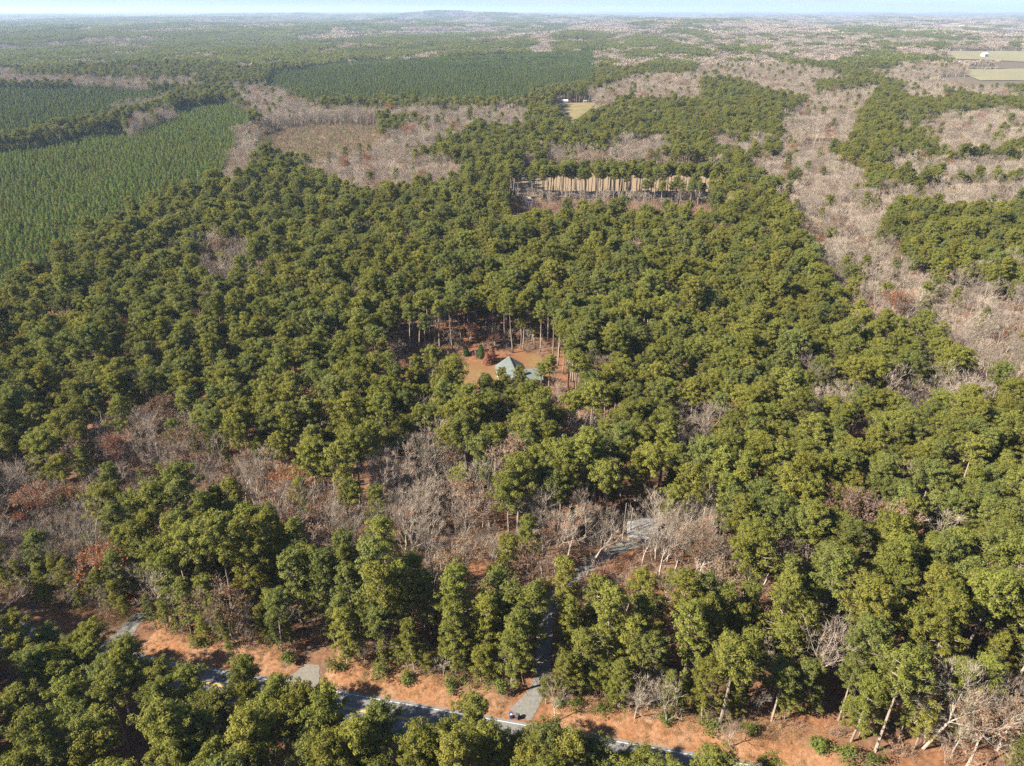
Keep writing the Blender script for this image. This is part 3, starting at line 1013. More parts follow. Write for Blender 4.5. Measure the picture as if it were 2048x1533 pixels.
T = np.array([(t[0], t[1], t[2], {'pine': 0, 'bare': 1, 'rust': 2, 'tan': 3}[t[3]], t[4], t[5], t[6]) for t in TREES])
TH = height(T[:, 0], T[:, 1])
HH = np.where(T[:, 3] == 0, np.array([m[1] for m in pine_list])[T[:, 4].astype(int)], np.array([m[0] for m in BARES])[np.minimum(T[:, 4], 5).astype(int)]) * T[:, 2]
cpx, cpy = project(T[:, 0], T[:, 1], TH + HH - 4)
tpx, tpy = project(T[:, 0], T[:, 1], TH + HH)
DIST = np.sqrt(T[:, 0] ** 2 + T[:, 1] ** 2 + (CAM_H - HH) ** 2)
infr = (cpx > 6) & (cpx < PW - 6) & (tpy < PH - 14) & (cpy > 0)


def pick(mask, n):
    idx = np.nonzero(mask & infr)[0]
    return idx[np.argsort(DIST[idx])][:n]


ind_pine = pick(T[:, 3] == 0, 300)
ind_bare = pick(T[:, 3] == 1, 300)
ind_rust = pick(T[:, 3] == 2, 60)
ind_tan = pick(T[:, 3] == 3, 90)
single = np.zeros(len(T), bool)
for q in (ind_pine, ind_bare, ind_rust, ind_tan):
    single[q] = True

# ------------------------------------------------------------------ ground, road, yard
def terrain():
    rad = np.concatenate([np.linspace(8, 400, 50), np.geomspace(412, 32000, 150)])
    ang = np.linspace(-1.35, 1.35, 241) + PI / 2
    A, R = np.meshgrid(ang, rad)
    X, Y = R * np.cos(A), R * np.sin(A) - 30
    Z = height(X, Y)
    n, m = X.shape
    i = np.arange(n * m).reshape(n, m)
    q = np.stack([i[:-1, :-1], i[:-1, 1:], i[1:, 1:], i[1:, :-1]], -1).reshape(-1, 4)
    v = np.stack([X, Y, Z], -1).reshape(-1, 3)
    return v, q[:, ::-1]


m, nt, p = mat_new('leaf_litter')
ps = pos(nt)
n1 = noise(nt, .9, 6, .7, ps)
n2 = noise(nt, .06, 4, .6, ps)
n3 = noise(nt, 6, 3, .7, ps)
c1 = ramp(nt, n1, [(.25, (.085, .038, .019)), (.5, (.180, .083, .041)), (.75, (.27, .150, .083))])
c2 = ramp(nt, n1, [(.3, (.075, .046, .031)), (.7, (.165, .105, .070))])
cm = mixc(nt, ramp(nt, n2, [(.42, (0, 0, 0)), (.62, (1, 1, 1))]), c1, c2)
ln = nt.nodes.new('ShaderNodeVectorMath'); ln.operation = 'LENGTH'
nt.links.new(ps, ln.inputs[0])
mr = nt.nodes.new('ShaderNodeMapRange'); mr.inputs['From Min'].default_value = 450; mr.inputs['From Max'].default_value = 900
nt.links.new(ln.outputs['Value'], mr.inputs['Value'])
far_ = ramp(nt, n1, [(.3, (.075, .060, .042)), (.7, (.145, .115, .082))])       # hardwood leaf mould in the valleys beyond
cm = mixc(nt, mr.outputs[0], cm, far_)
nt.links.new(cm, p.inputs['Base Color'])
p.inputs['Roughness'].default_value = .95
p.inputs['Specular IOR Level'].default_value = .1
bump(nt, p, n3, .7, .12)
M_LITTER = m
tv, tq = terrain()
o = link_mesh('ground', mesh_np('ground', tv, None, tq, [M_LITTER], None, True))
tag(o, 'orange brown leaf litter on the forest floor', None, None, 'structure')

M_ASPH = plain_mat('asphalt', (.115, .112, .112), (.155, .152, .150), 5, .85)
M_GRAVEL = plain_mat('grey_gravel', (.10, .096, .088), (.175, .168, .152), 1.6, .95, 0, .5)
M_WHITE = plain_mat('white_line_paint', (.36, .36, .35), (.50, .50, .49), 8, .6)
M_YEL = plain_mat('yellow_line_paint', (.50, .30, .03), (.66, .42, .05), 8, .6)


def strip(name, us, vs_, zs, mat, kind='structure', label=None):
    """a ribbon along the road: for every u a row of points at offsets vs_ and heights zs"""
    v, q = [], []
    k = len(vs_)
    for u in us:
        for a, b in zip(vs_, zs):
            v.append(road_pt(u, a, b))
    for i in range(len(us) - 1):
        for j in range(k - 1):
            q.append((i * k + j, (i + 1) * k + j, (i + 1) * k + j + 1, i * k + j + 1))
    ob = link_mesh(name, mesh_np(name, v, None, q, [mat], None, False))
    return ob


us = np.linspace(-190, 190, 191)
road = strip('road', us, [-2 * LANE - .55, -LANE, .55], [.04, .09, .04], M_ASPH)
tag(road, 'grey two-lane asphalt road running through the pines', None, None, 'structure')
s1 = strip('edge_line', us, [-.12, .02], [.062, .060], M_WHITE); s1.parent = road
s1['label'] = 'white line along the far edge of the road'
s2 = strip('edge_line', us, [-2 * LANE - .02, -2 * LANE + .12], [.058, .060], M_WHITE); s2.parent = road
s2['label'] = 'white line along the near edge of the road'
for dv in (-.20, .08):
    s3 = strip('centre_line', us, [-LANE + dv, -LANE + dv + .13], [.097, .097], M_YEL); s3.parent = road

# grassy and needle-strewn cut bank between the road and the wood
m, nt, p = mat_new('orange_straw_bank')
ps = pos(nt)
mp = nt.nodes.new('ShaderNodeMapping'); mp.inputs['Scale'].default_value = (1, 1, 1)
nt.links.new(ps, mp.inputs[0])
a1 = noise(nt, 1.6, 6, .72, mp.outputs[0]); a2 = noise(nt, .22, 3, .6, ps)
c1 = ramp(nt, a1, [(.25, (.108, .050, .022)), (.5, (.205, .098, .047)), (.78, (.29, .172, .098))])
c2 = ramp(nt, a1, [(.3, (.19, .105, .055)), (.7, (.29, .19, .12))])
nt.links.new(mixc(nt, ramp(nt, a2, [(.42, (0, 0, 0)), (.7, (1, 1, 1))]), c1, c2), p.inputs['Base Color'])
p.inputs['Roughness'].default_value = .95
p.inputs['Specular IOR Level'].default_value = .1
bump(nt, p, noise(nt, 4, 4, .75, ps), .9, .16)
M_BANK = m


def bank(name, u0, u1, label):
    uu = np.arange(u0, u1 + .01, .6)
    prof_v = [.56, 1.1, 1.9, 2.7, 3.5, 4.3, 5.2, 6.4, 8.5, 11]
    prof_z = [.03, .05, .12, .42, .75, 1.0, 1.12, 1.05, .6, -.05]
    r = np.random.default_rng(3)
    v, q = [], []
    k = len(prof_v)
    n = len(uu)
    jit = r.normal(size=(n, k)) * .08
    for i, u in enumerate(uu):
        e = min(1, i / 7, (n - 1 - i) / 7); e = e * e * (3 - 2 * e)
        for j, (a, b) in enumerate(zip(prof_v, prof_z)):
            w = .35 * math.sin(u * .21 + 1) + .2 * math.sin(u * .7)
            v.append(road_pt(u, a + (w if j > 2 else 0), (b + (jit[i, j] if 1 < j < 9 else 0)) * e + .012 * (1 - e)))
    for i in range(n - 1):
        for j in range(k - 1):
            q.append((i * k + j, (i + 1) * k + j, (i + 1) * k + j + 1, i * k + j + 1))
    o = link_mesh(name, mesh_np(name, v, None, q, [M_BANK], None, True))
    tag(o, label, None, None, 'structure')


def u_at(px, py):
    g = ground(px, py)
    return float(road_v(g[0], g[1])[0])


ut2, ut1, udr = u_at(262, 1290), u_at(612, 1355), u_at(1060, 1408)
bank('bank', ut2 + 2.5, ut1 - 3.2, 'orange straw-covered bank left of the paved turnout')
bank('bank', ut1 + 3.2, udr - 2.6, 'orange straw-covered bank left of the gravel driveway mouth')
bank('bank', udr + 3.4, 120, 'orange straw-covered bank right of the gravel driveway mouth')
nb = strip('verge', us, [-2 * LANE - 4.2, -2 * LANE - 2.2, -2 * LANE - .56], [.015, .03, .035], M_BANK)
tag(nb, 'orange verge under the pines on the near side of the road', None, None, 'structure')


def ribbon(name, line, widths, z, mat, label):
    pts = [np.array(q) for q in line]
    # smooth the line
    t = np.linspace(0, len(pts) - 1, (len(pts) - 1) * 8 + 1)
    X = np.interp(t, range(len(pts)), [q[0] for q in pts]); Y = np.interp(t, range(len(pts)), [q[1] for q in pts])
    for _ in range(6):
        X[1:-1] = (X[:-2] + X[1:-1] * 2 + X[2:]) / 4; Y[1:-1] = (Y[:-2] + Y[1:-1] * 2 + Y[2:]) / 4
    W = np.interp(t, np.linspace(0, len(pts) - 1, len(widths)), widths)
    r = np.random.default_rng(1)
    v, q = [], []
    for i in range(len(X)):
        a = np.array([X[min(i + 1, len(X) - 1)] - X[max(i - 1, 0)], Y[min(i + 1, len(X) - 1)] - Y[max(i - 1, 0)]])
        a /= np.linalg.norm(a); n = np.array([-a[1], a[0]])
        for s in (-1, -.4, .4, 1):
            w = W[i] * .5 * (s + (r.normal() * .03 if abs(s) == 1 else 0))
            v.append((X[i] + n[0] * w, Y[i] + n[1] * w, z + (.02 if abs(s) < 1 else 0)))
    for i in range(len(X) - 1):
        for j in range(3):
            q.append((i * 4 + j, (i + 1) * 4 + j, (i + 1) * 4 + j + 1, i * 4 + j + 1))
    o = link_mesh(name, mesh_np(name, v, None, q, [mat], None, True))
    tag(o, label, None, None, 'structure')
    return o


ribbon('driveway', DRIVE, [4.6, 3.4, 3.0, 3.0, 3.0, 3.2, 4, 5.5], .050, M_GRAVEL, 'grey gravel driveway curving up from the road to the shed')
ribbon('driveway', TURN1, [9, 6, 4, 3], .052, plain_mat('worn_pavement', (.12, .108, .09), (.17, .156, .13), 2, .9), 'pale paved turnout opening into the dark wood')
ribbon('driveway', TURN2, [7, 4.6, 3.6, 3.2], .054, M_GRAVEL, 'gravel driveway leaving the road far on the left')


def sheet(name, poly, z, mat, label):
    # a flat sheet draped on the ground
    xs = [q[0] for q in poly]; ys = [q[1] for q in poly]
    me = bpy.data.meshes.new(name)
    import bmesh
    bm = bmesh.new()
    vs_ = []
    n = len(poly)
    for i in range(n):
        a, b = np.array(poly[i]), np.array(poly[(i + 1) % n])
        k = max(1, int(np.linalg.norm(b - a) / 6))
        for j in range(min(k, 40)):
            q = a + (b - a) * j / min(k, 40)
            vs_.append(bm.verts.new((q[0], q[1], 0)))
    f = bm.faces.new(vs_)
    bmesh.ops.triangulate(bm, faces=[f])
    if max(xs) - min(xs) > 200:
        bmesh.ops.subdivide_edges(bm, edges=bm.edges[:], cuts=5, use_grid_fill=True)
    for q in bm.verts:
        q.co.z = float(height(q.co.x, q.co.y)) + z
    bm.normal_update()
    for f in bm.faces:
        if f.normal.z < 0: f.normal_flip()
    bm.to_mesh(me); bm.free()
    me.materials.append(mat)
    o = link_mesh(name, me)
    tag(o, label, None, None, 'structure')
    return o


def grass_mat(name, a, b, c):
    m, nt, p = mat_new(name)
    ps = pos(nt)
    cc = mixc(nt, ramp(nt, noise(nt, .05, 4, .6, ps), [(.4, (0, 0, 0)), (.6, (1, 1, 1))]), ramp(nt, noise(nt, .8, 5, .7, ps), [(.3, a), (.7, b)]), c)
    nt.links.new(cc, p.inputs['Base Color'])
    p.inputs['Roughness'].default_value = .95
    p.inputs['Specular IOR Level'].default_value = .1
    bump(nt, p, noise(nt, 5, 3, .7, ps), .5, .08)
    return m


sheet('lawn', yard_w, .010, grass_mat('yard_grass', (.12, .072, .032), (.185, .125, .056), (.15, .068, .032)), 'straw coloured clearing round the house')
sheet('field', field_w, .05, grass_mat('tan_field', (.175, .13, .08), (.23, .175, .11), (.20, .15, .092)), 'tan field behind the thinned pines')
sheet('field', farfield_w, .6, grass_mat('farm_field', (.16, .125, .06), (.105, .125, .042), (.19, .14, .075)), 'green and tan field before the far farmhouse')
sheet('field', rfield_w, .9, grass_mat('pasture', (.175, .165, .095), (.150, .150, .075), (.20, .175, .11)), 'pale green pasture on the right')
sheet('field', rfield2_w, 1.2, grass_mat('pasture_far', (.175, .165, .095), (.150, .150, .075), (.20, .175, .11)), 'pasture with the white barn, farther on the right')
sheet('field', tanfield_w, .6, grass_mat('straw_field', (.23, .155, .075), (.28, .19, .105), (.25, .17, .09)), 'small straw field among the bare trees')
for pp, lab in (([(800, 71), (880, 70), (885, 74), (800, 75)], 'thin straw field far off near the middle'), ([(1860, 50), (1930, 48), (1950, 55), (1880, 58)], 'tan field far off on the right'),
                ([(835, 32), (868, 31), (868, 34), (835, 35)], 'pale field on the far hillside'), ([(1050, 25), (1098, 25), (1098, 27), (1050, 28)], 'pale field near the horizon'),
                ([(1120, 86), (1240, 90), (1240, 95), (1120, 92)], 'tan field beyond the dense pine stand'), ([(1735, 148), (1800, 156), (1830, 162), (1740, 156)], 'tan field edge among bare woods')):
    sheet('field', gpoly(pp), 1.5, grass_mat('far_field', (.25, .185, .10), (.22, .18, .09), (.27, .195, .115)), lab)
clearcut_w = gpoly([(495, 318), (515, 256), (620, 240), (775, 240), (795, 285), (720, 318), (600, 332)])
sheet('clearing', clearcut_w, .6, grass_mat('cutover', (.125, .105, .05), (.085, .095, .032), (.16, .125, .07)), 'cutover land with brown grass and small pines')

# ------------------------------------------------------------------ single trees
def part_pair(name, crown_me, trunk_me, x, y, z, sc, rz, tilt=0):
    e = bpy.data.objects.new(name, None)
    e.empty_display_size = .5
    C.objects.link(e)
    e.location = (x, y, z)
    e.rotation_euler = (random.gauss(0, .03), random.gauss(0, .03), rz)
    e.scale = (sc, sc, sc * random.uniform(.94, 1.08))
    for nm, me in (('crown', crown_me), ('trunk', trunk_me)):
        c = bpy.data.objects.new(nm, me)
        C.objects.link(c)
        c.parent = e
    return e


ORD = ['', 'second ', 'third ', 'fourth ', 'fifth ', 'sixth ', 'seventh ', 'eighth ', 'ninth ', 'tenth ', 'eleventh ', 'twelfth ', 'thirteenth ', 'fourteenth ', 'fifteenth ']
ROWS = ['front', 'second', 'third', 'fourth', 'fifth', 'sixth', 'seventh', 'eighth', 'ninth', 'tenth', 'eleventh', 'twelfth', 'thirteenth', 'fourteenth', 'fifteenth', 'sixteenth']


def place_words(idx):
    """for every tree of idx a phrase on where it stands: zone, row, place in the row"""
    zones = {}
    for i in idx:
        u_, v_ = road_v(T[i, 0], T[i, 1])
        a, b = cpx[i], cpy[i]
        if v_ < -3: zn = 'before the road, left half' if a < 700 else 'before the road, right half'
        elif b > 900:
            zn = 'left behind the bank' if a < 600 else ('between turnout and driveway' if a < 1060 else ('just right of the driveway' if a < 1480 else 'in the lower right wood'))
        elif b > 640:
            zn = 'left of the house clearing' if a < 860 else ('around the house clearing' if a < 1200 else 'right of the house clearing')
        else:
            zn = 'upper left of the house' if a < 860 else ('beyond the house' if a < 1400 else 'in the upper right valley')
        zones.setdefault(zn, []).append(i)
    res = {}
    for zn, ii in zones.items():
        ii = sorted(ii, key=lambda i: -cpy[i])
        n = 11
        rows = [ii[k:k + n] for k in range(0, len(ii), n)]
        for rk, row in enumerate(rows):
            row = sorted(row, key=lambda i: cpx[i])
            for c, i in enumerate(row):
                rn_ = ROWS[rk] if rk < len(ROWS) else 'far'
                half = len(row) / 2
                if c < half: od = ('leftmost' if c == 0 else ORD[c] + 'from left')
                else: od = ('rightmost' if c == len(row) - 1 else ORD[len(row) - 1 - c] + 'from right')
                res[i] = '%s, %s row, %s' % (od, rn_, zn)
    return res


crown_me, trunk_me = {}, {}
for k, (kind, H, R, CL, mb, v, t) in enumerate(pine_list):
    trunk_me[k] = mb.mesh('trunk', M_PINEBARK)
    for q in range(3):
        crown_me[k, q] = mesh_np('crown', v, t, None, [M_PINE[q]])
pw = place_words(ind_pine)
for i in ind_pine:
    k, q = int(T[i, 4]), int(T[i, 5])
    e = part_pair('pine_tree', crown_me[k, q], trunk_me[k], T[i, 0], T[i, 1], TH[i], T[i, 2], T[i, 6])
    size = 'tall' if HH[i] > 22 else ('small' if HH[i] < 18 else 'mature')
    tag(e, '%s %s pine, %s' % (size, TONES[q], pw[i]), 'tree', 'mature pine trees of the wood')
btr = [m[1].mesh('trunk', M_BARK) for m in BARES]
btw = [mesh_np('crown', m[2], m[3], None, [M_TWIG]) for m in BARES]
pw = place_words(ind_bare)
for i in ind_bare:
    k = int(T[i, 4])
    e = part_pair('bare_tree', btw[k], btr[k], T[i, 0], T[i, 1], TH[i], T[i, 2], T[i, 6])
    size = 'tall' if HH[i] > 17 else ('small' if HH[i] < 12 else 'mid-sized')
    tag(e, '%s leafless grey hardwood, %s' % (size, pw[i]), 'tree', 'leafless hardwoods among the pines')
leaf_me = {}
for nm, mt in (('rust', M_RUST), ('tan', M_TAN)):
    for k in range(6):
        v, t = leafy(BARES[k], 600 + k, mt)
        v2 = np.concatenate([v, BARES[k][2]]); t2 = np.concatenate([t, BARES[k][3] + len(v)])
        leaf_me[nm, k] = mesh_np('crown', v2, t2, None, [mt, M_TWIG], np.concatenate([np.zeros(len(t)), np.ones(len(BARES[k][3]))]))
for nm, idx, lab in (('rust', ind_rust, 'oak holding rust-orange leaves'), ('tan', ind_tan, 'hardwood with dry tan leaves')):
    pw = place_words(idx)
    for i in idx:
        k = int(T[i, 4])
        e = part_pair('oak_tree' if nm == 'rust' else 'beech_tree', leaf_me[nm, k], btr[k], T[i, 0], T[i, 1], TH[i], T[i, 2], T[i, 6])
        tag(e, '%s, %s' % (lab, pw[i]), 'tree', 'trees that keep their dry leaves')

# ------------------------------------------------------------------ the mass of the wood (instances on points)
def scatter(name, c, x, y, z, idx, rot, scl, label, cat, squash=None):
    n = len(x)
    me = bpy.data.meshes.new(name)
    me.vertices.add(n)
    me.vertices.foreach_set('co', np.stack([x, y, z], 1).astype(np.float32).ravel())
    a = me.attributes.new('pick', 'INT', 'POINT'); a.data.foreach_set('value', np.asarray(idx, np.int32))
    a = me.attributes.new('turn', 'FLOAT_VECTOR', 'POINT')
    rv = rng.normal(0, .03, (n, 3)).astype(np.float32); rv[:, 2] = rot
    a.data.foreach_set('vector', rv.ravel())
    a = me.attributes.new('size', 'FLOAT_VECTOR', 'POINT')
    s = np.repeat(np.asarray(scl, np.float32)[:, None], 3, 1) * np.ones((n, 3), np.float32)
    if squash is not None: s[:, 2] *= squash
    a.data.foreach_set('vector', s.ravel())
    o = link_mesh(name, me)
    g = bpy.data.node_groups.new(name, 'GeometryNodeTree')
    g.interface.new_socket('Geometry', in_out='INPUT', socket_type='NodeSocketGeometry')
    g.interface.new_socket('Geometry', in_out='OUTPUT', socket_type='NodeSocketGeometry')
    gi, go = g.nodes.new('NodeGroupInput'), g.nodes.new('NodeGroupOutput')
    ip = g.nodes.new('GeometryNodeInstanceOnPoints')
    ci = g.nodes.new('GeometryNodeCollectionInfo')
    ci.inputs['Collection'].default_value = c
    ci.inputs['Separate Children'].default_value = True
    ci.inputs['Reset Children'].default_value = True
    ip.inputs['Pick Instance'].default_value = True

    def attr(nm, ty):
        a = g.nodes.new('GeometryNodeInputNamedAttribute'); a.data_type = ty; a.inputs['Name'].default_value = nm
        return a.outputs['Attribute']
    L = g.links
    L.new(gi.outputs[0], ip.inputs['Points'])
    L.new(ci.outputs[0], ip.inputs['Instance'])
    L.new(attr('pick', 'INT'), ip.inputs['Instance Index'])
    L.new(attr('turn', 'FLOAT_VECTOR'), ip.inputs['Rotation'])
    L.new(attr('size', 'FLOAT_VECTOR'), ip.inputs['Scale'])
    L.new(ip.outputs[0], go.inputs[0])
    md = o.modifiers.new('scatter', 'NODES'); md.node_group = g
    tag(o, label, cat, None, 'stuff')
    return o


r_ = ~single & (T[:, 3] == 0)
scatter('pine_forest', c_pine, T[r_, 0], T[r_, 1], TH[r_], T[r_, 4] * 3 + T[r_, 5], T[r_, 6], T[r_, 2], 'dense wood of mature green pines stretching into the distance', 'forest')
r_ = ~single & (T[:, 3] >= 1)
# dry-leaved trees beyond the nearest are part of the same grey wood
c_bare2 = coll('hardwood', [join_model('bare_shape', m[1], M_BARK, m[2], m[3], M_TWIG) for m in BARES]
               + [mesh_np('leafy_shape', *(lambda q: (q[0], q[1]))(leafy(BARES[k], 700 + k, M_RUST)), None, [M_RUST]) for k in range(6)]
               + [mesh_np('leafy_shape', *(lambda q: (q[0], q[1]))(leafy(BARES[k], 720 + k, M_TAN)), None, [M_TAN]) for k in range(6)])
scatter('hardwood_forest', c_bare2, T[r_, 0], T[r_, 1], TH[r_], (T[r_, 3] - 1) * 6 + T[r_, 4], T[r_, 6], T[r_, 2], 'grey leafless hardwoods filling the valley strips between the pines', 'forest')

for name, zid, spc, c, nv, lab in (('young_plantation', K_YOUNG, 2.8, c_young, 6, 'even young pine plantation on the left'), ('pole_plantation', K_POLE, 4.0, c_pole, 3, 'dense dark stands of planted pines in the distance')):
    P = hexgrid(spc, 300, 1750, .5, 40)
    x, y = P[:, 0], P[:, 1]
    h = height(x, y)
    a, b = project(x, y, h + (6 if zid == K_YOUNG else 10))
    zz = zone_of(a, b, x, y)
    m_ = (zz == zid) & (rng.random(len(x)) > .10) & (a > -150) & (a < 2200) & keep_clear(x, y, h + 10, np.full(len(x), 2.), np.full(len(x), 7.))
    gw = wav([(k * 6, a_ + 1, p_, m__) for k, a_, p_, m__ in _waves], x, y)
    m_ &= ~((gw > 1.15) & (rng.random(len(x)) < .7))
    x, y, h, gw = x[m_], y[m_], h[m_], gw[m_]
    n = len(x)
    scatter(name, c, x, y, h, np.where(rng.random(n) < .25 + .2 * gw, rng.integers(0, 2, n), rng.integers(0, nv, n)), rng.uniform(0, 6.28, n), rng.uniform(.7, 1.15, n) * (1 - .12 * gw), lab, 'plantation')

P = hexgrid(4.5, 500, 1400, .4, 20)
x, y = P[:, 0], P[:, 1]
h = height(x, y)
a, b = project(x, y, h + 1)
zz = zone_of(a, b, x, y)
m_ = ((zz == K_CUT) | inpoly(x, y, clearcut_w)) & (rng.random(len(x)) < .7)
n = m_.sum()
scatter('sapling_thicket', c_young, x[m_], y[m_], h[m_], rng.integers(0, 4, n), rng.uniform(0, 6.28, n), rng.uniform(.2, .5, n), 'scattered small pines on the brown cutover land', 'saplings')

# far woods as patches of joined crowns
def far_patches(name, c, sp, y0, y1, clsmap, lab, jit=.35):
    P = hexgrid(sp, y0, y1, jit, 200)
    x, y = P[:, 0], P[:, 1]
    h = height(x, y)
    a, b = project(x, y, h + 14)
    zz = zone_of(a, b, x, y)
    ok = (a > -200) & (a < 2250) & (zz != K_OPEN)
    for w in (farfield_w, rfield_w, rfield2_w) + tuple(gpoly(q) for q in ([(800, 71), (880, 70), (885, 74), (800, 75)], [(1860, 50), (1930, 48), (1950, 55), (1880, 58)], [(835, 32), (868, 31), (868, 34), (835, 35)], [(1050, 25), (1098, 25), (1098, 27), (1050, 28)], [(1120, 86), (1240, 90), (1240, 95), (1120, 92)], [(1735, 148), (1800, 156), (1830, 162), (1740, 156)])):
        ok &= ~inpoly(x, y, w)
    ok &= keep_clear(x, y, h + 18, np.full(len(x), sp * .5), np.full(len(x), 12.))
    x, y, h, zz = x[ok], y[ok], h[ok], zz[ok]
    q = rng.random(len(x))
    idx = np.where(zz == K_BARE, rng.integers(2, 4, len(x)), rng.integers(0, 2, len(x)))
    idx = np.where((zz == K_PINE) & (q < .06), 2, idx)
    idx = np.where((zz == K_BARE) & (q < .05), rng.integers(0, 2, len(x)), idx)
    if c is c_far: idx = np.where(zz == K_POLE, 4, idx)
    else: idx = np.where(zz == K_POLE, 1, idx)
    n = len(x)
    scatter(name, c, x, y, h, idx, rng.uniform(0, 6.28, n), rng.uniform(.9, 1.15, n), lab, 'forest')


far_patches('far_forest', c_far, 24, 1640, 3700, None, 'hazy patchwork of pine and bare woods in the distance')
far_patches('horizon_forest', c_vfar, 88, 3680, 15000, None, 'blue hazy woods reaching to the horizon')

# underbrush on the near forest floor
P = hexgrid(3.6, 70, 420, .45, 10)
x, y = P[:, 0], P[:, 1]
a, b = project(x, y, 1)
zz = zone_of(*project(x, y, np.full(len(x), 8.)), x, y)
m_ = off_ground(x, y) & (rng.random(len(x)) < np.where(zz == K_BARE, .9, .45)) & (a > -100) & (a < 2150)
n = m_.sum()
scatter('underbrush', c_brush, x[m_], y[m_], np.zeros(n), rng.integers(0, 3, n), rng.uniform(0, 6.28, n), rng.uniform(.7, 1.5, n), 'brown leafless brush on the forest floor', 'brush')

P = hexgrid(3.2, 400, 1250, .45, 20)
x, y = P[:, 0], P[:, 1]
h = height(x, y)
zz = zone_of(*project(x, y, h + 1), x, y)
m_ = (inpoly(x, y, clearcut_w) & (rng.random(len(x)) < .75)) | (inpoly(x, y, gpoly([(1000, 430), (1005, 402), (1445, 400), (1450, 430)])) & (rng.random(len(x)) < .9))
n = m_.sum()
scatter('dry_brush', c_brush, x[m_], y[m_], h[m_], rng.integers(0, 3, n), rng.uniform(0, 6.28, n), rng.uniform(.7, 1.5, n), 'dry brown brush on the cutover land and the stand edge', 'brush')

uu, vv = rng.uniform(-120, 110, 9000), rng.uniform(.9, 9.5, 9000)
keep_ = (np.abs(uu - ut1) > 5) & (np.abs(uu - udr) > 4.5) & (np.abs(uu - ut2) > 4) & (rng.random(9000) < np.interp(vv, [.9, 2.5, 5, 8], [.25, .4, .7, 1]))
uu, vv = uu[keep_], vv[keep_]
bp = np.array([road_pt(a, b) for a, b in zip(uu, vv)])
bz = np.interp(vv, [.56, 1.1, 1.9, 2.7, 3.5, 4.3, 5.2, 6.4, 8.5, 11], [.03, .05, .12, .42, .75, 1.0, 1.12, 1.05, .6, -.05]) - .1
M_DRYG = leaf_mat('dry_grass', (.27, .165, .085), .2, .35, .01, (.42, .30, .17))
c_grass = coll('dry_grass', [brush_mesh(440 + i, 60, 1.6, M_DRYG) for i in range(3)])
n = len(uu)
scatter('dry_grass', c_grass, bp[:, 0], bp[:, 1], bz, rng.integers(0, 3, n), rng.uniform(0, 6.28, n), rng.uniform(.14, .42, n), 'dry tan grass and weeds on the orange bank', 'grass')

# ------------------------------------------------------------------ shrubs along the bank and by the house
def shrub_mesh(seed, H, R, n=420):
    r = np.random.default_rng(seed)
    k = 14
    cents = np.stack([r.normal(size=k) * R * .45, r.normal(size=k) * R * .45, r.uniform(.25, .85, k) * H], 1)
    v, t = tufts(cents, np.full(k, R * .5), n // k, .45, .2, r)
    mb = MB()
    for i in range(5):
        c = cents[i]
        mb.tube([(c[0] * .15, c[1] * .15, 0), tuple(c)], [.05, .02], 4, False)
    return v, t, mb


shr = []
for i, (H, R) in enumerate([(2.6, 1.7), (3.4, 1.9), (2.0, 1.5)]):
    v, t, mb = shrub_mesh(800 + i, H, R)
    shr.append((mesh_np('foliage', v, t, None, [M_SHRUB]), mb.mesh('stem', M_BARK)))
shrub_px = [(400, 1290), (455, 1298), (575, 1320), (672, 1338), (770, 1352), (815, 1360), (905, 1376), (1000, 1390), (1120, 1408), (1150, 1412),
            (1205, 1420), (1330, 1440), (1420, 1458), (1500, 1474), (1640, 1500), (1690, 1512), (1740, 1520)]
for c, (a, b) in enumerate(shrub_px):
    g = ground(a, b, .8)
    k = c % 3
    e = empty('shrub', (g[0], g[1], .6 if float(road_v(g[0], g[1])[1]) < 9 else 0.0), rng.uniform(0, 6), rng.uniform(.75, 1.25))
    link_mesh('foliage', shr[k][0], e); link_mesh('stem', shr[k][1], e)
    u_, v_ = road_v(g[0], g[1])
    if a < 600: w = 'on the bank left of the turnout'; base = 0; tot = 7
    elif a < 1060: w = 'on the bank between turnout and driveway'; base = 7; tot = 10
    else: w = 'on the bank right of the driveway'; base = 17; tot = 19
    members = sorted(q[0] for q in shrub_px if (q[0] < 600) == (a < 600) and (q[0] < 1060) == (a < 1060))
    od = members.index(a)
    rv_ = len(members) - 1 - od
    wd = ('leftmost' if od == 0 else ORD[od] + 'from left') if od <= rv_ else ('rightmost' if rv_ == 0 else ORD[rv_] + 'from right')
    tag(e, 'low green shrub %s, %s' % (w, wd), 'shrub', 'green shrubs along the orange bank')

for a, b, H, R, mt, lab in [(962, 716, 5.5, 1.6, M_CEDAR, 'dark green cedar standing left of the house'), (933, 712, 3.5, 1.2, M_CEDAR, 'smaller dark cedar at the far edge of the yard'), (983, 722, 5.0, 2.2, M_RED, 'maroon brown ornamental tree beside the dark cedar'),
                            (975, 728, 4.2, 2.0, M_RED, 'low maroon brown tree nearest the left yard')]:
    g = ground(a, b)
    mb, v, t = cone_model(int(a), H, R, 700, mt, .28, .6)
    e = empty('cedar_tree' if mt is M_CEDAR else 'ornamental_tree', (g[0], g[1], 0))
    link_mesh('crown', mesh_np('crown', v, t, None, [mt]), e); mb.build('trunk', M_PINEBARK, e)
    tag(e, lab, 'tree')
g = ground(540, 1100, 9)
k = 0
v, t = leafy(BARES[3], 77, M_BRIGHT, 2600, .5)
e = empty('magnolia_tree', (g[0], g[1], 0), 0, .85)
link_mesh('crown', mesh_np('crown', v, t, None, [M_BRIGHT]), e); link_mesh('trunk', btr[3], e)
tag(e, 'small bright lime-green broadleaf tree among the pines left of the turnout', 'tree')

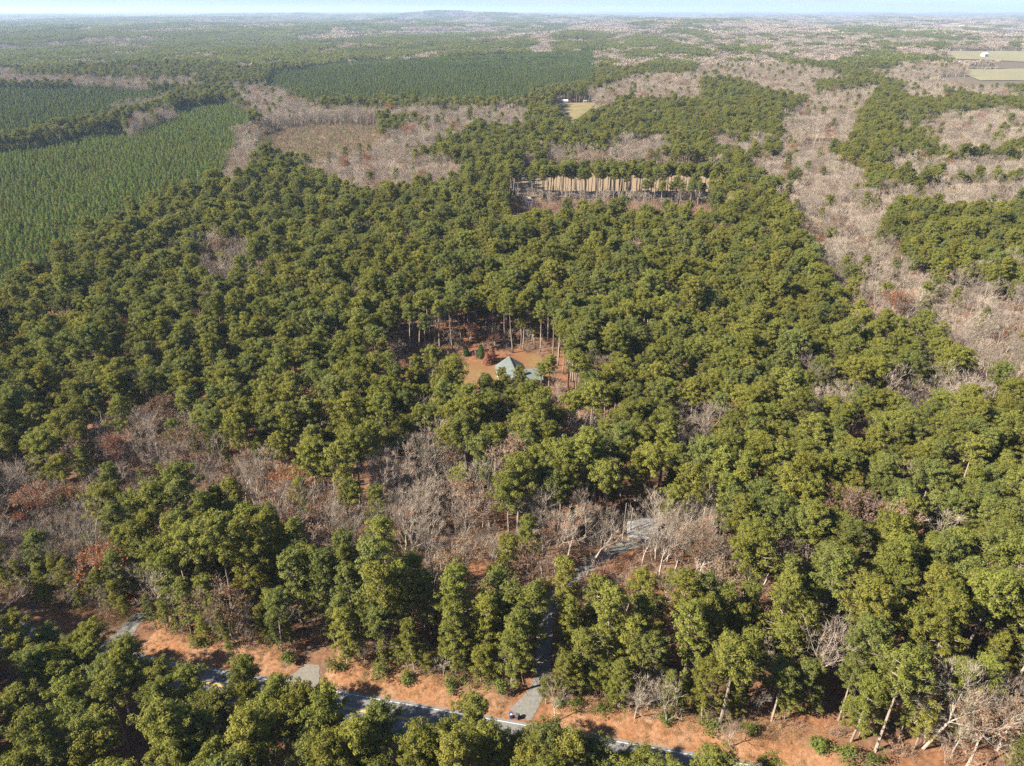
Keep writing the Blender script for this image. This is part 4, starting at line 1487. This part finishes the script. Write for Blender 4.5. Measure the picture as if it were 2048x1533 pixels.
# ------------------------------------------------------------------ buildings
M_ROOF = plain_mat('grey_green_metal_roof', (.105, .122, .116), (.140, .160, .150), .8, .5, .0)
M_WALLW = plain_mat('white_siding', (.40, .39, .37), (.50, .49, .47), 2, .7)
M_GLASS, nt, p = mat_new('window_glass')
nt.links.new(ramp(nt, noise(nt, .5, 2, .5, pos(nt)), [(.3, (.02, .025, .03)), (.7, (.05, .06, .07))]), p.inputs['Base Color'])
p.inputs['Roughness'].default_value = .08
M_TRIM = plain_mat('white_trim', (.50, .50, .49), (.58, .58, .57), 3, .6)
M_BRICK = plain_mat('red_brick', (.24, .10, .07), (.34, .15, .10), 4, .9)
M_DOOR = plain_mat('dark_door', (.10, .05, .03), (.15, .08, .05), 3, .5)


def gable(mb_roof, x0, x1, y0, y1, ze, rise, along='y', over=.5, th=.16):
    """a gable roof as two thick slabs, ridge along the given axis"""
    if along == 'y':
        c = (x0 + x1) / 2
        k = rise / ((x1 - x0) / 2)
        for s in (-1, 1):
            xe = (x0 - over) if s < 0 else (x1 + over)
            zl = ze - k * over
            pts = []
            for yy in (y0 - over, y1 + over):
                pts += [(xe, yy, zl), (c, yy, ze + rise), (c, yy, ze + rise + th), (xe, yy, zl + th)]
            fs = [(0, 1, 2, 3), (7, 6, 5, 4), (3, 2, 6, 7), (0, 4, 5, 1), (0, 3, 7, 4)]
            if s > 0: fs = [tuple(reversed(f)) for f in fs]
            mb_roof.poly(pts, fs)
    else:
        c = (y0 + y1) / 2
        k = rise / ((y1 - y0) / 2)
        for s in (-1, 1):
            ye = (y0 - over) if s < 0 else (y1 + over)
            zl = ze - k * over
            pts = []
            for xx in (x0 - over, x1 + over):
                pts += [(xx, ye, zl), (xx, c, ze + rise), (xx, c, ze + rise + th), (xx, ye, zl + th)]
            fs = [(3, 2, 1, 0), (4, 5, 6, 7), (7, 6, 2, 3), (1, 5, 4, 0), (4, 7, 3, 0)]
            if s > 0: fs = [tuple(reversed(f)) for f in fs]
            mb_roof.poly(pts, fs)


def walls_gabled(mb, x0, x1, y0, y1, ze, rise, along='y'):
    if along == 'y':
        c = (x0 + x1) / 2
        pr = [(x0, 0), (x1, 0), (x1, ze), (c, ze + rise), (x0, ze)]
        pts = [(a, y0, b) for a, b in pr] + [(a, y1, b) for a, b in pr]
    else:
        c = (y0 + y1) / 2
        pr = [(y0, 0), (y1, 0), (y1, ze), (c, ze + rise), (y0, ze)]
        pts = [(x0, a, b) for a, b in pr] + [(x1, a, b) for a, b in pr]
    n = 5
    mb.poly(pts, [tuple(range(n)), tuple(reversed(range(n, 2 * n)))] + [(i, i + n, (i + 1) % n + n, (i + 1) % n) for i in range(n)])


def window(parent, x, y, z, w, h, face):
    """a framed window on a wall; face: -y, +y, -x or +x"""
    f = MB(); g = MB()
    t = .08
    def bx(m, a0, a1, z0, z1, d0, d1):
        if face == '-y': m.box(x + a0, x + a1, y - d1, y - d0, z + z0, z + z1)
        elif face == '+y': m.box(x + a0, x + a1, y + d0, y + d1, z + z0, z + z1)
        elif face == '-x': m.box(x - d1, x - d0, y + a0, y + a1, z + z0, z + z1)
        else: m.box(x + d0, x + d1, y + a0, y + a1, z + z0, z + z1)
    bx(f, -w / 2 - t, -w / 2, -t, h + t, .003, .09); bx(f, w / 2, w / 2 + t, -t, h + t, .003, .09)
    bx(f, -w / 2, w / 2, h, h + t, .003, .09); bx(f, -w / 2, w / 2, -t, 0, .003, .12)
    bx(f, -w / 2, w / 2, h * .48, h * .52, .012, .07)
    bx(g, -w / 2, w / 2, 0, h, .003, .02)
    fo = f.build('window', M_TRIM, parent)
    g.build('pane', M_GLASS, fo)
    return fo


hc = ground(1027, 742, 5.0)
house = empty('house', (hc[0], hc[1], 0), math.radians(-168))
house.rotation_euler = (0, 0, math.radians(11))
tag(house, 'white house with a pale grey gabled roof in the clearing', 'house')
w = MB(); walls_gabled(w, -4.6, 4.6, -9, 8, 3.4, 3.0); w.build('wall', M_WALLW, house)
w = MB(); walls_gabled(w, 4.603, 9.0, -4.2, 2.2, 3.2, 2.4, 'x'); o = w.build('wall', M_WALLW, house); o['label'] = 'wall of the side wing'
rf = MB(); gable(rf, -4.6, 4.6, -9, 8, 3.46, 3.0); rfo = rf.build('roof', M_ROOF, house)
rf = MB(); gable(rf, 2.2, 9.0, -4.2, 2.2, 3.24, 2.4, 'x'); o = rf.build('roof', M_ROOF, house); o['label'] = 'roof of the side wing'
rs = MB()
for k in range(-18, 17):                                           # standing seams
    yy = k * .5 - .25
    for s in (-1, 1):
        rs.poly([(s * 5.08, yy, 3.46 - .33 + .17), (s * .05, yy, 6.46 + .16), (s * .05, yy, 6.46 + .21), (s * 5.08, yy, 3.46 - .33 + .22),
                 (s * 5.08, yy + .04, 3.46 - .33 + .17), (s * .05, yy + .04, 6.46 + .16), (s * .05, yy + .04, 6.46 + .21), (s * 5.08, yy + .04, 3.46 - .33 + .22)],
                [(0, 1, 2, 3), (7, 6, 5, 4), (3, 2, 6, 7)])
rso = rs.build('seams', M_ROOF, rfo); rso['kind'] = 'stuff'
ch = MB().box(1.6, 2.3, -3.2, -2.5, 5.0, 7.4); ch.build('chimney', M_BRICK, rfo)
v_ = MB().tube([(2.4, .8, 4.9), (2.4, .8, 5.6)], [.14, .14], 8); v_.build('vent_pipe', M_TRIM, rfo)
rg = MB().box(-.12, .12, -9.5, 8.5, 6.615, 6.68); rg.build('ridge_cap', M_ROOF, rfo)
for xx in (-3, 3): window(house, xx, -9, 1.0, 1.2, 1.5, '-y')
for yy in (-6.5, -3, .5, 4.5): window(house, -4.6, yy, 1.0, 1.3, 1.4, '-x')
for yy in (4, 6.5): window(house, 4.6, yy, 1.0, 1.2, 1.4, '+x')
window(house, 6.8, -4.2, 1.0, 1.4, 1.4, '-y'); window(house, 0, -9, 4.0, .9, 1.1, '-y')
for yy in (-2.6, .6): window(house, 9.0, yy, 1.0, 1.0, 1.3, '+x')
d = MB().box(-.5, .5, -9.06, -9.003, .12, 2.2).build('door', M_DOOR, house)
MB().box(.33, .4, -9.12, -9.061, 1.05, 1.15).build('handle', M_TRIM, d)
MB().box(-1.2, 1.2, -10.4, -9.004, 0, .16).build('step', plain_mat('concrete', (.38, .37, .35), (.46, .45, .43), 2, .9), house)

M_TIN = plain_mat('grey_tin_roof', (.15, .155, .16), (.22, .225, .235), .7, .6)
M_SHEDW = plain_mat('grey_boards', (.22, .20, .19), (.32, .29, .27), 2, .85)
sc_ = ground(1284, 1050, 3.0)
shed = empty('shed', (sc_[0], sc_[1], 0), math.radians(-8))
tag(shed, 'grey tin-roofed shed at the end of the gravel driveway', 'shed')
w = MB(); walls_gabled(w, -3.2, 3.2, -3, 3, 2.6, 1.0, 'x'); w.build('wall', M_SHEDW, shed)
rf = MB(); gable(rf, -3.2, 3.2, -3, 3, 2.64, 1.0, 'x', .45); rfo = rf.build('roof', M_TIN, shed)
rs = MB()
for k in range(12):
    xx = -3.3 + k * .6
    for s in (-1, 1):
        rs.poly([(xx, s * 3.4, 2.64 - .13 + .16), (xx, s * .03, 3.64 + .15), (xx, s * .03, 3.64 + .2), (xx, s * 3.4, 2.64 - .13 + .21), (xx + .05, s * 3.4, 2.67), (xx + .05, s * .03, 3.79), (xx + .05, s * .03, 3.84), (xx + .05, s * 3.4, 2.72)], [(0, 1, 2, 3), (7, 6, 5, 4), (3, 2, 6, 7)])
rso = rs.build('seams', M_TIN, rfo); rso['kind'] = 'stuff'
d = MB().box(-2.2, .4, -3.06, -3.003, .05, 2.3).build('door', M_DOOR, shed)
MB().box(.1, .2, -3.12, -3.061, 1.0, 1.2).build('handle', M_TRIM, d)
window(shed, 1.8, -3, 1.0, .8, .9, '-y')
MB().box(-3.2, 3.2, -4.6, -3.5, 2.30, 2.38).build('awning', plain_mat('pale_awning', (.30, .32, .33), (.38, .40, .41), 1, .6), shed)
for xx in (-3.0, 3.0):
    MB().tube([(xx, -4.45, 0), (xx, -4.45, 2.3)], [.07, .07], 6).build('post', M_SHEDW, shed)

wc = ground(1370, 1240, 1.5)
cot = empty('cottage', (wc[0], wc[1], 0), math.radians(20))
tag(cot, 'small cream outbuilding with a pale grey roof hidden in the pines', 'outbuilding')
w = MB(); walls_gabled(w, -2.2, 2.2, -1.6, 1.6, 2.3, .9, 'x'); w.build('wall', plain_mat('cream_siding', (.36, .31, .20), (.44, .38, .26), 2, .8), cot)
rf = MB(); gable(rf, -2.2, 2.2, -1.6, 1.6, 2.34, .9, 'x', .3); rf.build('roof', plain_mat('white_roof', (.26, .27, .28), (.34, .35, .36), 1, .6), cot)
d = MB().box(-.4, .4, -1.65, -1.603, .05, 2.0).build('door', M_TRIM, cot)
MB().box(.25, .32, -1.70, -1.652, 1.0, 1.1).build('handle', M_DOOR, d)
window(cot, 1.3, -1.6, 1.0, .7, .8, '-y')


def far_house(name, px_, py_, L, Wd, ze, rise, wallm, roofm, rz, label, cat):
    g = ground(px_, py_)
    for _ in range(6):
        g = ground(px_, py_, float(height(g[0], g[1])))
    e = empty(name, (g[0], g[1], float(height(g[0], g[1]))), rz)
    tag(e, label, cat)
    w = MB(); walls_gabled(w, -L / 2, L / 2, -Wd / 2, Wd / 2, ze, rise, 'x'); w.build('wall', wallm, e)
    r2 = MB(); gable(r2, -L / 2, L / 2, -Wd / 2, Wd / 2, ze + .04, rise, 'x', .4); r2.build('roof', roofm, e)
    for k in (-1, 1):
        window(e, k * L * .28, -Wd / 2, .9, 1.0, 1.2, '-y')
    MB().box(-.45, .45, -Wd / 2 - .07, -Wd / 2 - .003, .05, 2.1).build('door', M_DOOR, e)
    return e


M_REDROOF = plain_mat('red_roof', (.36, .15, .10), (.46, .21, .15), 1, .8)
far_house('farmhouse', 1143, 205, 12, 8, 2.8, 2.0, M_BRICK, M_REDROOF, .1, 'red-roofed farmhouse under big bare trees beyond the far field', 'house')
far_house('garage', 1130, 207, 7, 6, 3.2, 1.6, M_WALLW, M_TRIM, .2, 'white garage left of the red-roofed farmhouse', 'garage')
far_house('outbuilding', 1170, 206, 5, 4, 2.4, 1.0, M_SHEDW, M_TIN, 0, 'low grey outbuilding right of the red-roofed farmhouse', 'outbuilding')
far_house('barn', 1968, 114, 16, 12, 7, 4, M_WALLW, M_TRIM, .5, 'white barn in the far pasture on the right', 'barn')
far_house('barn', 1922, 54, 30, 16, 7, 5, M_WALLW, M_TRIM, .3, 'white barn at the end of the far tan field', 'barn')
for k, (a, b, s) in enumerate([(1220, 36, 1.2), (1252, 35, 1), (1256, 34, 1.1), (1363, 32, 1.2), (1443, 33, 1.3), (1924, 25, 1.5)]):
    far_house('far_house', a, b, 18 * s, 10 * s, 6 * s, 4 * s, M_WALLW, M_TRIM, .4 * k, ['lone white house far off, left of the hamlet', 'left white house of the far hamlet', 'right white house of the far hamlet', 'white house far off on the low ridge', 'white house on the ridge right of the low hill', 'white building near the right end of the horizon'][k], 'house')

# white trailer and shed roof at the edge of the thinned stand
g = ground(1058, 409, 1.2)
e = empty('trailer', (g[0], g[1], 0), .1)
tag(e, 'white box trailer parked at the edge of the thinned pines', 'trailer')
MB().box(-3, 3, -1.2, 1.2, .7, 3.1).build('body', M_TRIM, e, .08)
for xx in (-.6, .4):
    for yy in (-1.25, 1.05):
        wl = MB().tube([(xx, yy, .38), (xx, yy + .2, .38)], [.38, .38], 12).build('wheel', M_DOOR, e)
MB().tube([(-3, 0, .6), (-4.2, 0, .5)], [.06, .06], 6).build('tow_bar', M_SHEDW, e)
g = ground(1054, 404, 2)
e = empty('lean_to', (g[0], g[1] + 6, 0), .05)
tag(e, 'dark open lean-to with a white post behind the white trailer', 'shelter')
MB().poly([(-3, -2, 2.6), (3, -2, 2.6), (3, 2, 3.3), (-3, 2, 3.3), (-3, -2, 2.7), (3, -2, 2.7), (3, 2, 3.4), (-3, 2, 3.4)], [(0, 3, 2, 1), (4, 5, 6, 7), (0, 1, 5, 4), (1, 2, 6, 5), (2, 3, 7, 6), (3, 0, 4, 7)]).build('roof', M_SHEDW, e)
for xx in (-2.8, 2.8):
    for yy in (-1.8, 1.8):
        MB().box(xx - .12, xx + .12, yy - .12, yy + .12, 0, 2.6 if yy < 0 else 3.25).build('post', M_TRIM, e)

# ------------------------------------------------------------------ wheelie bins at the mouth of the driveway
def bin_(px_, py_, body_m, lid_m, rz, label, sticker):
    g = ground(px_, py_)
    e = empty('wheelie_bin', (g[0], g[1], .07), rz)
    tag(e, label, 'bin', 'wheelie bins at the driveway mouth')
    b = MB()
    b.poly([(-.25, -.28, .06), (.25, -.28, .06), (.25, .25, .06), (-.25, .25, .06), (-.31, -.36, .98), (.31, -.36, .98), (.31, .33, .98), (-.31, .33, .98)],
           [(0, 3, 2, 1), (4, 5, 6, 7), (0, 1, 5, 4), (1, 2, 6, 5), (2, 3, 7, 6), (3, 0, 4, 7)])
    bo = b.build('body', body_m, e, .03)
    l = MB()
    l.poly([(-.33, -.41, .983), (.33, -.41, .983), (.33, .37, .983), (-.33, .37, .983), (-.29, -.34, 1.06), (.29, -.34, 1.06), (.29, .37, 1.09), (-.29, .37, 1.09)],
           [(0, 3, 2, 1), (4, 5, 6, 7), (0, 1, 5, 4), (1, 2, 6, 5), (2, 3, 7, 6), (3, 0, 4, 7)])
    lo = l.build('lid', lid_m, e, .015)
    MB().tube([(-.26, .42, 1.0), (.26, .42, 1.0)], [.025, .025], 6).build('handle', lid_m, e)
    for s in (-1, 1):
        MB().tube([(s * .27, .27, .15), (s * .33, .27, .15)], [.15, .15], 12).build('wheel', M_DOOR, e)
    if sticker:
        MB().poly([(-.16, -.30, 1.066), (.16, -.30, 1.066), (.16, -.06, 1.078), (-.16, -.06, 1.078)], [(0, 1, 2, 3)]).build('sticker', M_TRIM, lo)
    return e


M_BLUE = plain_mat('blue_plastic', (.02, .05, .16), (.03, .07, .20), 4, .45)
M_DGREY = plain_mat('dark_grey_plastic', (.05, .055, .06), (.075, .08, .085), 4, .5)
bin_(1022, 1436, M_BLUE, M_BLUE, .15, 'blue wheelie bin with a white patch on its lid, left of the grey bin', True)
bin_(1034, 1438, M_DGREY, M_DGREY, -.35, 'dark grey wheelie bin beside the blue bin', False)

# dead poles of wood near the shed
for a, b, hh, lab in [(1244, 1088, 12, 'straight pale dead trunk left of the shed'), (1258, 1080, 9.5, 'thinner pale dead trunk just beside the shed')]:
    g = ground(a, b)
    e = empty('dead_tree', (g[0], g[1], 0))
    tag(e, lab, 'tree')
    MB().tube([(0, 0, 0), (.1, 0, hh * .5), (.25, .1, hh)], [.17, .13, .06], 7).build('trunk', M_BARK, e)
    MB().tube([(.15, 0, hh * .7), (.9, .2, hh * .78)], [.05, .02], 5).build('branch', M_BARK, e)

# ------------------------------------------------------------------ haze
hz = MB().box(-33500, 33500, -160, 33500, -75, 205)
mh = bpy.data.materials.new('haze_air')
mh.use_nodes = True
nt = mh.node_tree
for n in list(nt.nodes):
    nt.nodes.remove(n)
o_ = nt.nodes.new('ShaderNodeOutputMaterial')
pv = nt.nodes.new('ShaderNodeVolumePrincipled')
pv.inputs['Color'].default_value = (.56, .74, 1.0, 1)
pv.inputs['Density'].default_value = 0.00006
pv.inputs['Anisotropy'].default_value = 0.2
nt.links.new(pv.outputs[0], o_.inputs['Volume'])
ho = hz.build('haze', mh)
tag(ho, 'thin blue haze in the air over the woods', 'haze', None, 'stuff')
